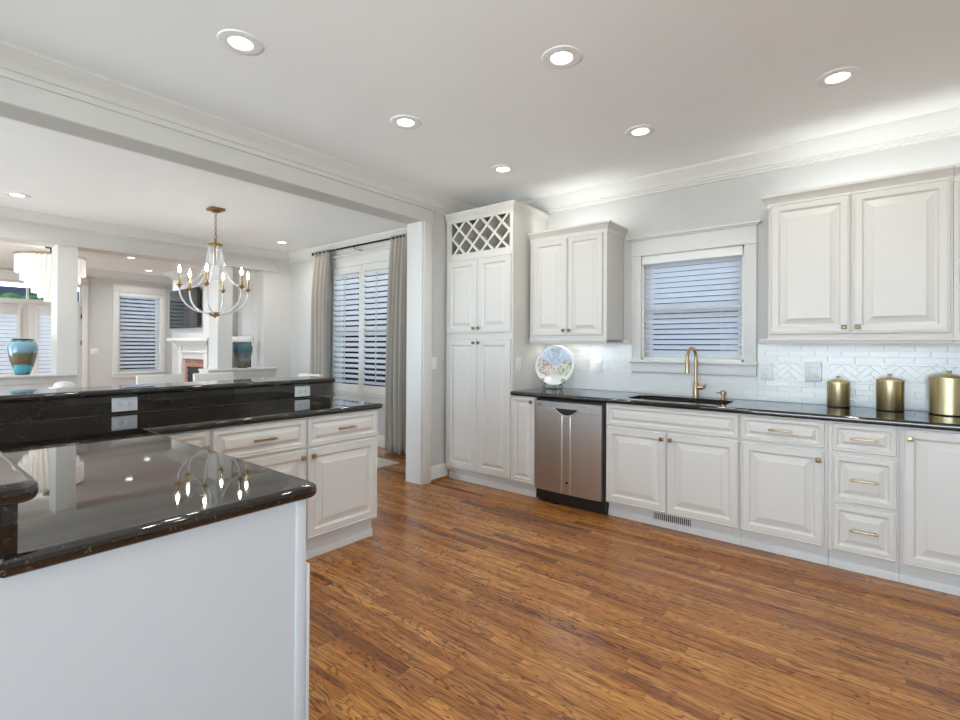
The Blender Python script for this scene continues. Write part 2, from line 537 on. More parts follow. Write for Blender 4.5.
# ------------------------------------------------------------------ mesh builder
class MB:
    def __init__(self):
        self.bm = bmesh.new()
        self.mi = 0

    def _faces(self, fs):
        for f in fs:
            f.material_index = self.mi

    def box(self, x0, x1, y0, y1, z0, z1, bev=0.0, seg=2):
        if bev > 0:
            t = bmesh.new()
            bmesh.ops.create_cube(t, size=1.0)
            for v in t.verts:
                v.co = Vector(((x0 + x1) / 2 + v.co.x * (x1 - x0), (y0 + y1) / 2 + v.co.y * (y1 - y0), (z0 + z1) / 2 + v.co.z * (z1 - z0)))
            bmesh.ops.bevel(t, geom=t.edges[:], offset=min(bev, 0.49 * min(x1 - x0, y1 - y0, z1 - z0)), segments=seg, profile=0.5, affect='EDGES')
            self.merge(t)
            return self
        vs = [self.bm.verts.new((x, y, z)) for x in (x0, x1) for y in (y0, y1) for z in (z0, z1)]
        fs = [self.bm.faces.new([vs[i] for i in q]) for q in ((0, 1, 3, 2), (4, 6, 7, 5), (0, 4, 5, 1), (2, 3, 7, 6), (0, 2, 6, 4), (1, 5, 7, 3))]
        self._faces(fs)
        return self

    def merge(self, t, mtx=None):
        mp = {}
        for v in t.verts:
            mp[v] = self.bm.verts.new(mtx @ v.co if mtx else v.co)
        for f in t.faces:
            try:
                g = self.bm.faces.new([mp[v] for v in f.verts])
                g.material_index = self.mi
            except ValueError:
                pass
        t.free()

    def prism(self, poly, a0, a1, axis='z'):
        """extrude a 2D polygon between a0 and a1 along an axis"""
        def P(p, a):
            if axis == 'z':
                return (p[0], p[1], a)
            if axis == 'y':
                return (p[0], a, p[1])
            return (a, p[0], p[1])
        A = [self.bm.verts.new(P(p, a0)) for p in poly]
        B = [self.bm.verts.new(P(p, a1)) for p in poly]
        n = len(poly)
        fs = [self.bm.faces.new(A), self.bm.faces.new(B[::-1])]
        for i in range(n):
            fs.append(self.bm.faces.new((A[i], B[i], B[(i + 1) % n], A[(i + 1) % n])))
        self._faces(fs)
        return self

    def tube(self, pts, r, n=10, caps=True):
        pts = [Vector(p) for p in pts]
        rr = r if isinstance(r, (list, tuple)) else [r] * len(pts)
        t0 = (pts[1] - pts[0]).normalized()
        a = Vector((0, 0, 1)) if abs(t0.z) < 0.9 else Vector((1, 0, 0))
        s = t0.cross(a).normalized()
        rings = []
        for i, p in enumerate(pts):
            if i == 0:
                t = t0
            elif i == len(pts) - 1:
                t = (pts[i] - pts[i - 1]).normalized()
            else:
                t = ((pts[i + 1] - pts[i]).normalized() + (pts[i] - pts[i - 1]).normalized()).normalized()
            s = (s - t * s.dot(t)).normalized()
            b = t.cross(s)
            rings.append([self.bm.verts.new(p + rr[i] * (math.cos(2 * PI * k / n) * s + math.sin(2 * PI * k / n) * b)) for k in range(n)])
        fs = []
        for i in range(len(rings) - 1):
            for k in range(n):
                fs.append(self.bm.faces.new((rings[i][k], rings[i][(k + 1) % n], rings[i + 1][(k + 1) % n], rings[i + 1][k])))
        if caps:
            fs.append(self.bm.faces.new(rings[0][::-1]))
            fs.append(self.bm.faces.new(rings[-1]))
        self._faces(fs)
        return self

    def cyl(self, c, r, z0, z1, n=24):
        return self.tube([(c[0], c[1], z0), (c[0], c[1], z1)], r, n)

    def lathe(self, prof, c=(0, 0, 0), n=32, mtx=None):
        rings = []
        for (r, z) in prof:
            if r < 1e-6:
                p = Vector((c[0], c[1], c[2] + z))
                rings.append([self.bm.verts.new(mtx @ p if mtx else p)])
            else:
                ring = []
                for k in range(n):
                    p = Vector((c[0] + r * math.cos(2 * PI * k / n), c[1] + r * math.sin(2 * PI * k / n), c[2] + z))
                    ring.append(self.bm.verts.new(mtx @ p if mtx else p))
                rings.append(ring)
        fs = []
        for a, b in zip(rings, rings[1:]):
            for k in range(n):
                q = []
                for v in (a[k % len(a)], a[(k + 1) % n % len(a)], b[(k + 1) % n % len(b)], b[k % len(b)]):
                    if v not in q:
                        q.append(v)
                if len(q) > 2:
                    try:
                        fs.append(self.bm.faces.new(q))
                    except ValueError:
                        pass
        self._faces(fs)
        return self

    def ball(self, c, r, u=10, v=7, sz=1.0):
        prof = [(r * math.sin(PI * i / v), -r * sz * math.cos(PI * i / v)) for i in range(v + 1)]
        prof[0] = (0, prof[0][1])
        prof[-1] = (0, prof[-1][1])
        return self.lathe(prof, c, u)

    def sweep(self, path, prof, side=1, closed=False):
        """run a moulding profile [(out, z)] along a plan path with mitred corners"""
        P = [Vector((p[0], p[1])) for p in path]
        n = len(P)
        rings = []
        for i in range(n):
            if closed or 0 < i < n - 1:
                d1 = (P[i] - P[i - 1]).normalized()
                d2 = (P[(i + 1) % n] - P[i]).normalized()
            elif i == 0:
                d1 = d2 = (P[1] - P[0]).normalized()
            else:
                d1 = d2 = (P[i] - P[i - 1]).normalized()
            n1 = Vector((-d1.y, d1.x)) * side
            n2 = Vector((-d2.y, d2.x)) * side
            m = (n1 + n2)
            m = m / max(1e-6, m.dot(n1))
            rings.append([self.bm.verts.new((P[i].x + m.x * o, P[i].y + m.y * o, z)) for (o, z) in prof])
        k = len(prof)
        fs = []
        for i in range(n if closed else n - 1):
            a, b = rings[i], rings[(i + 1) % n]
            for j in range(k):
                fs.append(self.bm.faces.new((a[j], a[(j + 1) % k], b[(j + 1) % k], b[j])))
        if not closed:
            fs.append(self.bm.faces.new(rings[0][::-1]))
            fs.append(self.bm.faces.new(rings[-1]))
        self._faces(fs)
        return self

    def raised(self, x0, x1, z0, z1, y=0.0, fr=0.055, ramp=0.035, th=0.02):
        """a raised-panel front: local face towards -y, thickness th"""
        L = [(0, 0), (0, -th + 0.005), (0.005, -th), (0.008, -th), (0.011, -th + 0.004),
             (0.017, -th + 0.0015), (fr - 0.004, -th + 0.0015), (fr + 0.006, -th + 0.013), (fr + 0.013, -th + 0.014),
             (fr + 0.012 + ramp, -th + 0.004), (fr + 0.0125 + ramp, -th + 0.001), (fr + 0.015 + ramp, -th)]
        rings = []
        for (i, d) in L:
            rings.append([self.bm.verts.new(p) for p in ((x0 + i, y + d, z0 + i), (x1 - i, y + d, z0 + i), (x1 - i, y + d, z1 - i), (x0 + i, y + d, z1 - i))])
        fs = [self.bm.faces.new(rings[0][::-1]), self.bm.faces.new(rings[-1])]
        for a, b in zip(rings, rings[1:]):
            for k in range(4):
                fs.append(self.bm.faces.new((a[k], a[(k + 1) % 4], b[(k + 1) % 4], b[k])))
        self._faces(fs)
        return self

    def done(self, name, m, parent=None, smooth=True, angle=35, origin=None, flat_caps=False):
        bm = self.bm
        bmesh.ops.recalc_face_normals(bm, faces=bm.faces[:])
        ca = math.radians(angle)
        for f in bm.faces:
            f.smooth = smooth
        bm.normal_update()
        if smooth:
            for e in bm.edges:
                if len(e.link_faces) == 2:
                    e.smooth = e.calc_face_angle(0) < ca
                    if flat_caps and (abs(e.link_faces[0].normal.z) > 0.999) != (abs(e.link_faces[1].normal.z) > 0.999):
                        e.smooth = False
        if parent is None:
            if origin is None:
                xs = [v.co for v in bm.verts]
                origin = Vector(((min(v.x for v in xs) + max(v.x for v in xs)) / 2, (min(v.y for v in xs) + max(v.y for v in xs)) / 2, min(v.z for v in xs)))
            origin = Vector(origin)
            for v in bm.verts:
                v.co -= origin
        me = bpy.data.meshes.new(name)
        bm.to_mesh(me)
        bm.free()
        for x in (m if isinstance(m, (list, tuple)) else [m]):
            me.materials.append(x)
        o = bpy.data.objects.new(name, me)
        C.objects.link(o)
        if parent is not None:
            o.parent = parent
        else:
            o.location = origin
        return o


def tag(o, label=None, cat=None, group=None, kind=None):
    if label:
        o['label'] = label
    if cat:
        o['category'] = cat
    if group:
        o['group'] = group
    if kind:
        o['kind'] = kind
    return o


def thing(name, label, cat, loc=(0, 0, 0), rz=0.0, group=None):
    o = bpy.data.objects.new(name, None)
    o.empty_display_size = 0.1
    C.objects.link(o)
    o.location = loc
    o.rotation_euler = (0, 0, rz)
    return tag(o, label, cat, group)


def dup(root, loc, rz=None, label=None, group=None):
    r = root.copy()
    C.objects.link(r)
    r.location = loc
    if rz is not None:
        r.rotation_euler = (0, 0, rz)
    if label:
        r['label'] = label
    if group:
        r['group'] = group
    for ch in list(root.children):
        c = ch.copy()
        C.objects.link(c)
        c.parent = r
        for g in list(ch.children):
            d = g.copy()
            C.objects.link(d)
            d.parent = c
    return r


def struct(o, label=None, cat=None):
    return tag(o, label, cat, kind='structure')


# ------------------------------------------------------------------ the shell
XW, XE, YS, YN, ZC = -11.7, 2.4, -2.6, 4.15, 2.743
DX0, DX1 = -3.53, -3.33          # wall between kitchen and dining room
LX0, LX1 = -7.5, -7.2            # wall between dining and living room


def wall_x(mb, y0, y1, x0, x1, holes, z1=ZC):
    """a wall running along x with rectangular holes (xa, xb, za, zb)"""
    xs = sorted(holes)
    cur = x0
    for (a, b, za, zb) in xs:
        mb.box(cur, a, y0, y1, 0, z1)
        if za > 0:
            mb.box(a, b, y0, y1, 0, za)
        if zb < z1:
            mb.box(a, b, y0, y1, zb, z1)
        cur = b
    mb.box(cur, x1, y0, y1, 0, z1)


def wall_y(mb, x0, x1, y0, y1, holes, z1=ZC):
    cur = y0
    for (a, b, za, zb) in sorted(holes):
        mb.box(x0, x1, cur, a, 0, z1)
        if za > 0:
            mb.box(x0, x1, a, b, 0, za)
        if zb < z1:
            mb.box(x0, x1, a, b, zb, z1)
        cur = b
    mb.box(x0, x1, cur, y1, 0, z1)


struct(MB().box(XW - 0.2, XE + 0.2, YS - 0.2, YN + 0.2, -0.12, 0.0).done('floor', M_FLOOR, origin=(0, 0, 0)), 'stained oak strip floor running through all rooms', 'floor')
struct(MB().box(XW - 0.2, XE + 0.2, YS - 0.2, YN + 0.2, ZC, ZC + 0.12).done('ceiling', M_CEIL), 'flat pale grey ceiling over all rooms', 'ceiling')

KW = (-1.565, -0.776, 1.195, 2.085)        # kitchen window hole
DW_ = (-6.05, -4.70, 0.66, 2.40)           # dining window hole
b = MB()
wall_x(b, YN, YN + 0.16, XW - 0.16, XE + 0.16, [KW, DW_])
struct(b.done('wall_north', M_WALL), 'pale grey wall behind the sink and dining window', 'wall')
FW = (3.06, 3.80, 0.74, 2.35)              # living room window hole
ED = (0.97, 2.49, 0.0, 2.42)               # entry doors and transom hole
b = MB()
wall_y(b, XW - 0.16, XW, YS, YN, [FW, ED])
struct(b.done('wall_west', M_WALL), 'far living room wall with front doors and window', 'wall')
SWH = (-2.6, 2.0, 0.35, 2.4)
SW2 = (-7.0, -3.9, 0.25, 2.42)
b = MB()
SW3 = (-11.2, -8.0, 0.25, 2.42)
wall_x(b, YS - 0.16, YS, XW - 0.16, XE + 0.16, [SW3, SW2, SWH])
struct(b.done('wall_south', M_WALL), 'wall behind the viewpoint', 'wall')
EWH = (-2.4, 0.25, 0.25, 2.4)
b = MB()
wall_y(b, XE, XE + 0.16, YS, YN, [EWH])
struct(b.done('wall_east', M_WALL), 'wall at the open end of the kitchen', 'wall')

# divider: header beam, pier beside the pantry
b = MB()
b.box(DX0, DX1, YS, 3.262, 2.485, ZC)
b.box(DX0, DX1, 3.262, YN, 0, ZC)
struct(b.done('wall_divider', M_WALL), 'header and pier between kitchen and dining room', 'wall')
# living-room opening: header, columns and half walls
b = MB()
b.box(LX0, LX1, YS, 3.90, 2.435, ZC)
b.box(LX0, LX1, 3.90, YN, 0, ZC)
b.box(LX0, LX1, 1.31, 1.49, 0.965, 2.435)
b.box(LX0, LX1, 3.05, 3.25, 0.965, 2.435)
b.box(LX0, LX1, 3.71, 3.90, 0.965, 2.435)
b.box(LX0 + 0.03, LX1 - 0.03, YS, 1.49, 0, 0.94)
b.box(LX0 + 0.03, LX1 - 0.03, 2.93, 3.90, 0, 0.94)
struct(b.done('wall_opening', M_TRIM), 'cased opening with square columns on half walls', 'wall')
# chimney breast in the living room
struct(MB().box(-11.05, -9.0, 3.80, YN, 0, ZC).done('wall_chimney', M_WALL), 'chimney breast behind the mantel', 'wall')


# crown mouldings
def crown_prof(s=1.0, zt=ZC):
    return [(0, zt), (0.105 * s, zt), (0.105 * s, zt - 0.018 * s), (0.092 * s, zt - 0.026 * s), (0.085 * s, zt - 0.040 * s), (0.062 * s, zt - 0.058 * s), (0.044 * s, zt - 0.078 * s),
            (0.034 * s, zt - 0.098 * s), (0.022 * s, zt - 0.100 * s), (0.022 * s, zt - 0.116 * s), (0.010 * s, zt - 0.120 * s), (0.010 * s, zt - 0.134 * s), (0, zt - 0.138 * s)]


struct(MB().sweep([(DX1, YS), (DX1, YN), (XE, YN), (XE, YS)], crown_prof(), -1, True).done('trim_1', M_TRIM), 'white crown moulding around the kitchen ceiling', 'moulding')
struct(MB().sweep([(LX1, YS), (LX1, YN), (DX0, YN), (DX0, YS)], crown_prof(), -1, True).done('trim_2', M_TRIM), 'white crown moulding around the dining room ceiling', 'moulding')
struct(MB().sweep([(XW, YS), (XW, YN), (-11.05, YN), (-11.05, 3.80), (-9.0, 3.80), (-9.0, YN), (LX0, YN), (LX0, YS)], crown_prof(), -1, True).done('trim_3', M_TRIM), 'white crown moulding around the living room ceiling', 'moulding')

# header casing with cap, post casings
b = MB()
b.box(DX1, DX1 + 0.018, YS, 3.385, 2.485, 2.605, 0.003)
b.box(DX1, DX1 + 0.030, YS, 3.392, 2.605, 2.626, 0.004)
b.box(DX0 - 0.018, DX0, YS, 3.37, 2.485, 2.61, 0.003)
struct(b.done('trim_4', M_TRIM), 'white head casing on the beam above the peninsula', 'moulding')
b = MB()
b.box(DX1, DX1 + 0.018, 3.262, 3.370, 0, 2.485, 0.003)
b.box(DX0 - 0.018, DX0, 3.262, 3.370, 0, 2.485, 0.003)
b.box(DX0 - 0.004, DX1 + 0.004, 3.244, 3.262, 0, 2.485, 0.003)
struct(b.done('trim_5', M_TRIM), 'white post casing between pantry and curtain', 'moulding')
# casing of the living-room opening
b = MB()
b.box(LX1, LX1 + 0.018, YS, 3.915, 2.445, 2.605, 0.003)
b.box(LX1, LX1 + 0.034, YS, 3.93, 2.43, 2.447, 0.004)
b.box(LX1, LX1 + 0.030, YS, 3.93, 2.605, 2.625, 0.004)
struct(b.done('trim_6', M_TRIM), 'white head casing over the living room columns', 'moulding')
b = MB()
for y0, y1 in ((YS, 1.50), (2.92, 3.925)):
    b.box(LX0 - 0.03, LX1 + 0.035, y0, y1, 0.94, 0.966, 0.008)
    b.box(LX0 + 0.01, LX1 - 0.008, y0, y1, 0.86, 0.94, 0.004)
struct(b.done('trim_7', M_TRIM), 'white sills capping the half walls under the columns', 'moulding')

# baseboards
BB = [(0, 0), (0.016, 0), (0.016, 0.125), (0.011, 0.14), (0.006, 0.148), (0, 0.150)]
struct(MB().sweep([(DX1, 3.37), (DX1, 3.60)], BB, -1).done('baseboard_pier', M_TRIM), 'white baseboard between post and pantry', 'baseboard')
struct(MB().box(DX1, DX1 + 0.028, 3.372, 3.612, 0, 0.022).done('baseboard_shoe', M_FLOOR), 'wood shoe strip at the foot of the pier', 'baseboard')
struct(MB().sweep([(LX1, 3.92), (LX1, YN), (DX0, YN), (DX0, 3.37)], BB, -1).done('baseboard_dining', M_TRIM), 'white baseboard below the dining window', 'baseboard')
struct(MB().sweep([(XW, 2.60), (XW, YN), (-11.05, YN), (-11.05, 3.80)], BB, -1).done('baseboard_living', M_TRIM), 'white baseboard in the living room', 'baseboard')


# ------------------------------------------------------------------ windows
def window(name, label, axis, plane, a0, a1, z0, z1, casing=0.075, head=True, stool=True, rail=True, out=1, cas_mat=M_TRIM, simple=False):
    """double-hung window; axis 'x': wall runs along x at y=plane; 'y': wall runs along y at x=plane. out: sign of outdoors"""
    def T(u0, u1, d0, d1):            # d measured from the room face towards outdoors
        p0, p1 = plane + out * d0, plane + out * d1
        p0, p1 = min(p0, p1), max(p0, p1)
        return (u0, u1, p0, p1) if axis == 'x' else (p0, p1, u0, u1)
    root = bpy.data.objects.new(name, None)
    C.objects.link(root)
    struct(root, label, 'window')
    b = MB()
    j = 0.018
    for u0, u1 in ((a0, a0 + j), (a1 - j, a1)):
        b.box(*T(u0, u1, 0.0, 0.15), z0, z1)
    b.box(*T(a0, a1, 0.0, 0.15), z1 - j, z1)
    b.box(*T(a0, a1, 0.0, 0.15), z0, z0 + j)
    b.done('jamb', M_TRIM, root)
    b = MB()
    zm = (z0 + z1) / 2
    for k, (s0, s1, d) in enumerate(((zm - 0.02, z1 - j, 0.125), (z0 + j, zm + 0.02, 0.095))) if rail else ((0, (z0 + j, z1 - j, 0.11)),):
        u0, u1 = a0 + j, a1 - j
        fr = 0.042
        b.box(*T(u0, u0 + fr, d - 0.018, d + 0.018), s0, s1, 0.003)
        b.box(*T(u1 - fr, u1, d - 0.018, d + 0.018), s0, s1, 0.003)
        b.box(*T(u0 + fr, u1 - fr, d - 0.018, d + 0.018), s0, s0 + fr, 0.003)
        b.box(*T(u0 + fr, u1 - fr, d - 0.018, d + 0.018), s1 - fr, s1, 0.003)
    b.done('sash', M_TRIM, root)
    b = MB()
    b.box(*T(a0 + 0.03, a1 - 0.03, 0.109, 0.113), z0 + 0.03, z1 - 0.03)
    b.done('pane', M_GLASS, root)
    b = MB()
    c = casing
    b.box(*T(a0 - c, a0, -0.022, 0), z0, z1, 0.003)
    b.box(*T(a1, a1 + c, -0.022, 0), z0, z1, 0.003)
    if head:
        b.box(*T(a0 - c - 0.006, a1 + c + 0.006, -0.028, 0), z1, z1 + 0.012, 0.003)
        b.box(*T(a0 - c, a1 + c, -0.022, 0), z1 + 0.012, z1 + 0.135, 0.002)
        b.box(*T(a0 - c - 0.012, a1 + c + 0.012, -0.040, 0), z1 + 0.135, z1 + 0.146, 0.003)
        b.box(*T(a0 - c - 0.030, a1 + c + 0.030, -0.060, 0), z1 + 0.146, z1 + 0.162, 0.003)
    else:
        b.box(*T(a0 - c, a1 + c, -0.022, 0), z1, z1 + c, 0.003)
    b.done('casing', cas_mat, root)
    if stool:
        b = MB()
        b.box(*T(a0 - c - 0.012, a1 + c + 0.012, -0.05, 0.02), z0 - 0.018, z0 + 0.002, 0.004)
        b.box(*T(a0 - c, a1 + c, -0.022, 0), z0 - 0.10, z0 - 0.018, 0.003)
        b.done('stool_and_apron', M_TRIM, root)
    return root


window('window_1', 'white cased kitchen window above the sink', 'x', YN, *KW, casing=0.084)
window('window_2', 'tall dining room window behind shutters', 'x', YN, *DW_, casing=0.10)
window('window_3', 'living room window in the far wall', 'y', XW, *FW, casing=0.09, out=-1)
window('fill_window_4', 'wide window added behind the viewpoint to let in daylight', 'x', YS, *SWH, out=-1, rail=False)  # unseen, added to let daylight fill the kitchen
window('fill_window_5', 'large window added at the open kitchen end to let in daylight', 'y', XE, *EWH, out=1, rail=False)  # unseen too, put in for daylight fill from the right
window('fill_window_6', 'dining room window added behind the viewpoint for daylight', 'x', YS, *SW2, out=-1, rail=False)  # added out of view, for more light in the dining room


window('fill_window_8', 'living room window added behind the viewpoint for daylight', 'x', YS, *SW3, out=-1, rail=False)  # extra opening out of view, added to brighten the living room ceiling


def slat_blind(name, label, axis, plane, a0, a1, z0, z1, pitch, tilt, wid=0.05, inward=-1, slat_m=None):
    """venetian blind hanging inside a window recess; inner slat edge is the higher one"""
    root = thing(name, label, 'window blind', (0, 0, 0))

    def put(b, u, d, z):
        p = plane - inward * d
        return (u, p, z) if axis == 'x' else (p, u, z)
    b = MB()
    n = int((z1 - 0.055 - z0 - 0.03) / pitch)
    for i in range(n + 1):
        zc = z1 - 0.075 - i * pitch
        if zc < z0 + 0.03:
            break
        hw = wid / 2
        cx, cz = hw * math.cos(tilt), hw * math.sin(tilt)
        t = 0.0016
        pr = []
        for k in range(5):                        # slightly crowned slat
            s = -1 + k / 2
            crown = 0.003 * (1 - s * s)
            pr.append((s * cx - crown * math.sin(tilt), -s * cz + crown * math.cos(tilt)))
        top = [(d, z + t) for d, z in pr]
        bot = [(d, z - t) for d, z in pr][::-1]
        loop = top + bot
        A = [b.bm.verts.new(put(b, a0 + 0.004, 0.03 + d, zc + z)) for d, z in loop]
        B = [b.bm.verts.new(put(b, a1 - 0.004, 0.03 + d, zc + z)) for d, z in loop]
        m = len(loop)
        b.bm.faces.new(A)
        b.bm.faces.new(B[::-1])
        for k in range(m):
            b.bm.faces.new((A[k], B[k], B[(k + 1) % m], A[(k + 1) % m]))
    b.done('slats', slat_m or M_SLAT, root)
    b = MB()

    def bx(u0, u1, d0, d1, za, zb, bev):
        p0, p1 = plane - inward * d0, plane - inward * d1
        p0, p1 = min(p0, p1), max(p0, p1)
        if axis == 'x':
            b.box(u0, u1, p0, p1, za, zb, bev)
        else:
            b.box(p0, p1, u0, u1, za, zb, bev)
    bx(a0, a1, -0.030, -0.014, z1 - 0.066, z1, 0.004)
    bx(a0 + 0.004, a1 - 0.004, -0.014, 0.055, z1 - 0.05, z1 - 0.003, 0.002)
    b.done('valance', M_PLATE, root)
    b = MB()
    bx(a0 + 0.004, a1 - 0.004, 0.008, 0.052, z0 + 0.004, z0 + 0.024, 0.003)
    b.done('bottom_rail', M_SLAT, root)
    for f in (0.09, 0.80):
        b = MB()
        u = a0 + (a1 - a0) * f
        b.tube([put(b, u, 0.004, z1 - 0.06), put(b, u, 0.004, z0 + 0.02)], 0.0013, 5)
        b.done('ladder_cord', M_SLAT, root)
    return root


slat_blind('window_blind', 'white slatted blind in the window above the kitchen sink', 'x', YN + 0.0, KW[0] + 0.008, KW[1] - 0.008, KW[2] + 0.003, KW[3] - 0.012, 0.0432, math.radians(37))
slat_blind('window_blind', 'white slatted blind in the far living room window', 'y', XW - 0.0, FW[0] + 0.008, FW[1] - 0.008, FW[2] + 0.003, FW[3] - 0.012, 0.078, math.radians(33), 0.080, inward=1, slat_m=M_SLAT2)


# plantation shutters
def shutter(name, label, x0, x1, z0, z1, y, rows, tilt, mid=None, group=None, axis='x', cat='window shutter', parent=None):
    root = parent or thing(name, label, cat, (0, 0, 0), group=group)
    st, th = 0.05, 0.028

    def B(b, u0, u1, d0, d1, za, zb, bev=0.0):
        if axis == 'x':
            b.box(u0, u1, y + d0, y + d1, za, zb, bev)
        else:
            b.box(y - d1, y - d0, u0, u1, za, zb, bev)
    b = MB()
    B(b, x0, x0 + st, 0, th, z0, z1, 0.003)
    B(b, x1 - st, x1, 0, th, z0, z1, 0.003)
    rt_, rb = 0.095, 0.115
    B(b, x0 + st, x1 - st, 0, th, z1 - rt_, z1, 0.003)
    B(b, x0 + st, x1 - st, 0, th, z0, z0 + rb, 0.003)
    spans = [(z0 + rb, z1 - rt_)]
    if mid:
        B(b, x0 + st, x1 - st, 0, th, mid - 0.03, mid + 0.03, 0.003)
        spans = [(z0 + rb, mid - 0.03), (mid + 0.03, z1 - rt_)]
    b.done('frame', M_TRIM, root)
    b = MB()
    for (s0, s1) in spans:
        n = max(1, round((s1 - s0) / rows))
        p = (s1 - s0) / n
        for i in range(n):
            zc = s0 + (i + 0.5) * p
            hw, t = 0.038, 0.0045
            ct, sn = math.cos(tilt), math.sin(tilt)
            loop = []
            for k in range(8):
                a = 2 * PI * k / 8
                e, h = hw * math.cos(a), t * math.sin(a)
                loop.append((th / 2 + e * ct - h * sn * 0, zc - e * sn + h))
            def put(u, d, z):
                return (u, y + d, z) if axis == 'x' else (y - d, u, z)
            A = [b.bm.verts.new(put(x0 + st + 0.001, d, z)) for d, z in loop]
            Bv = [b.bm.verts.new(put(x1 - st - 0.001, d, z)) for d, z in loop]
            b.bm.faces.new(A)
            b.bm.faces.new(Bv[::-1])
            for k in range(8):
                b.bm.faces.new((A[k], Bv[k], Bv[(k + 1) % 8], A[(k + 1) % 8]))
    b.done('louvers', M_LOUV, root)
    b = MB()
    c = (x0 + x1) / 2
    for (s0, s1) in spans:
        B(b, c - 0.006, c + 0.006, -0.028, -0.016, s0 + 0.03, s1 - 0.03, 0.003)
    b.done('tilt_rod', M_TRIM, root)
    return root


shutter('plantation_shutter', 'left white shutter panel of the dining window, beside the far curtain', -6.045, -5.375, 0.665, 2.395, YN - 0.035, 0.0725, math.radians(38))
shutter('plantation_shutter', 'right white shutter panel of the dining window, beside the near curtain', -5.369, -4.705, 0.665, 2.395, YN - 0.035, 0.0725, math.radians(38))


# front doors with shuttered glass
def front_door(name, label, y0, y1, hinge_hi):
    root = bpy.data.objects.new(name, None)
    C.objects.link(root)
    struct(root, label, 'door')
    st = 0.125
    b = MB()
    x0, x1 = XW - 0.06, XW - 0.015
    b.box(x0, x1, y0, y0 + st, 0.01, 2.02, 0.003)
    b.box(x0, x1, y1 - st, y1, 0.01, 2.02, 0.003)
    b.box(x0, x1, y0 + st, y1 - st, 1.90, 2.02, 0.003)
    b.box(x0, x1, y0 + st, y1 - st, 0.01, 0.30, 0.003)
    b.done('door_frame', M_TRIM, root)
    b = MB()
    b.box(XW - 0.042, XW - 0.038, y0 + st, y1 - st, 0.30, 1.90)
    b.done('pane', M_GLASS, root)
    shutter('', '', y0 + st - 0.035, y1 - st + 0.035, 0.27, 1.925, XW + 0.02, 0.068, math.radians(58), axis='y', parent=root)
    b = MB()
    for z in (0.35, 1.33, 1.83):
        yy = y1 if hinge_hi else y0
        b.box(XW - 0.02, XW + 0.006, yy - 0.012, yy + 0.012, z - 0.045, z + 0.045, 0.003)
    b.done('hinge', M_BLACKIRON, root)
    return root


front_door('door_1', 'shuttered glass front door on the left', 0.972, 1.727, False)
front_door('door_2', 'shuttered glass front door nearest the column', 1.731, 2.488, True)
b = MB()
b.box(XW - 0.1, XW, 0.97, 2.49, 2.025, 2.105)
b.box(XW - 0.08, XW - 0.03, 0.97, 2.49, 2.38, 2.42)
for y in (0.985, 1.73, 2.475):
    b.box(XW - 0.08, XW - 0.03, y - 0.015, y + 0.015, 2.105, 2.38)
b.done('sash', M_TRIM, (r := bpy.data.objects.new('window_7', None)))
C.objects.link(r)
struct(r, 'transom window above the front doors', 'window')
MB().box(XW - 0.057, XW - 0.053, 0.985, 2.475, 2.10, 2.39).done('pane', M_GLASS, r)
b = MB()
b.box(XW, XW + 0.022, 0.88, 0.97, 0, 2.42, 0.003)
b.box(XW, XW + 0.022, 2.49, 2.58, 0, 2.42, 0.003)
b.box(XW, XW + 0.022, 0.88, 2.58, 2.42, 2.56, 0.003)
b.box(XW, XW + 0.045, 0.86, 2.60, 2.56, 2.58, 0.003)
b.box(XW, XW + 0.02, 0.97, 2.49, 2.02, 2.10, 0.003)
struct(b.done('trim_8', M_TRIM), 'white casing around the front doors', 'moulding')

# ------------------------------------------------------------------ outdoors
M_GROUND = mottled('dark_lawn', (0.012, 0.015, 0.016), 0.95, 0.3, 1.2, Specular_IOR_Level=0.0)
struct(MB().box(-60, 40, YN + 0.16, 50, -0.5, -0.13).done('ground', M_GROUND), 'dark lawn outdoors', 'ground')
struct(MB().box(-60, XW - 0.16, -40, YN + 0.159, -0.5, -0.13).done('ground_front', M_GROUND), 'dark front lawn outdoors', 'ground')
b = MB()  # roof added out of view to keep direct sky light off the cabinets
b.box(-12, XE + 2.2, YS - 2.2, YS - 0.16, 2.48, 2.58)
b.box(XE + 0.16, XE + 2.2, YS - 0.16, 3.0, 2.48, 2.58)
struct(b.done('sky_block_roof', M_TRIM), 'added unseen roof blocking sky light from the windows behind the viewpoint', 'roof')
h = thing('neighbour_house', 'house across the street seen through the transom', 'house', (-30, 4.5, -0.13))
MB().box(-3, 3, -8, 6, 0, 2.6).done('walls', mat('siding', (0.010, 0.010, 0.012), 0.9, Specular_IOR_Level=0.0), h)
MB().prism([(-3.4, 2.5), (3.4, 2.5), (0, 4.0)], -8.4, 6.4, 'y').done('roof', mat('slate_roof', (0.007, 0.010, 0.016), 0.9, Specular_IOR_Level=0.0), h)
h = thing('neighbour_house', 'dark house beside the kitchen and dining windows', 'house', (-4.0, 11.0, -0.13))
M_BR2 = mat('dark_siding', (0.007, 0.008, 0.011), 0.95, Specular_IOR_Level=0.0)
MB().box(-12, 8, -2, 2, 0, 3.0).done('walls', M_BR2, h)
MB().prism([(-2.3, 2.95), (2.3, 2.95), (0, 3.9)], -12.3, 8.3, 'x').done('roof', M_BR2, h)
b = MB()
rnd = random.Random(3)
for i in range(46):
    y = -0.6 + i * 0.11
    b.ball((-22 + rnd.uniform(-.3, .3), y, 2.15 + rnd.uniform(-.25, .5)), rnd.uniform(.25, .45), 8, 6)
    b.ball((-22 + rnd.uniform(-.3, .3), y, 0.8 + rnd.uniform(-.2, .3)), rnd.uniform(.35, .6), 8, 6)
M_LEAF = mottled('hedge_leaves', (0.018, 0.050, 0.016), 0.95, 0.6, 9.0, Specular_IOR_Level=0.0)
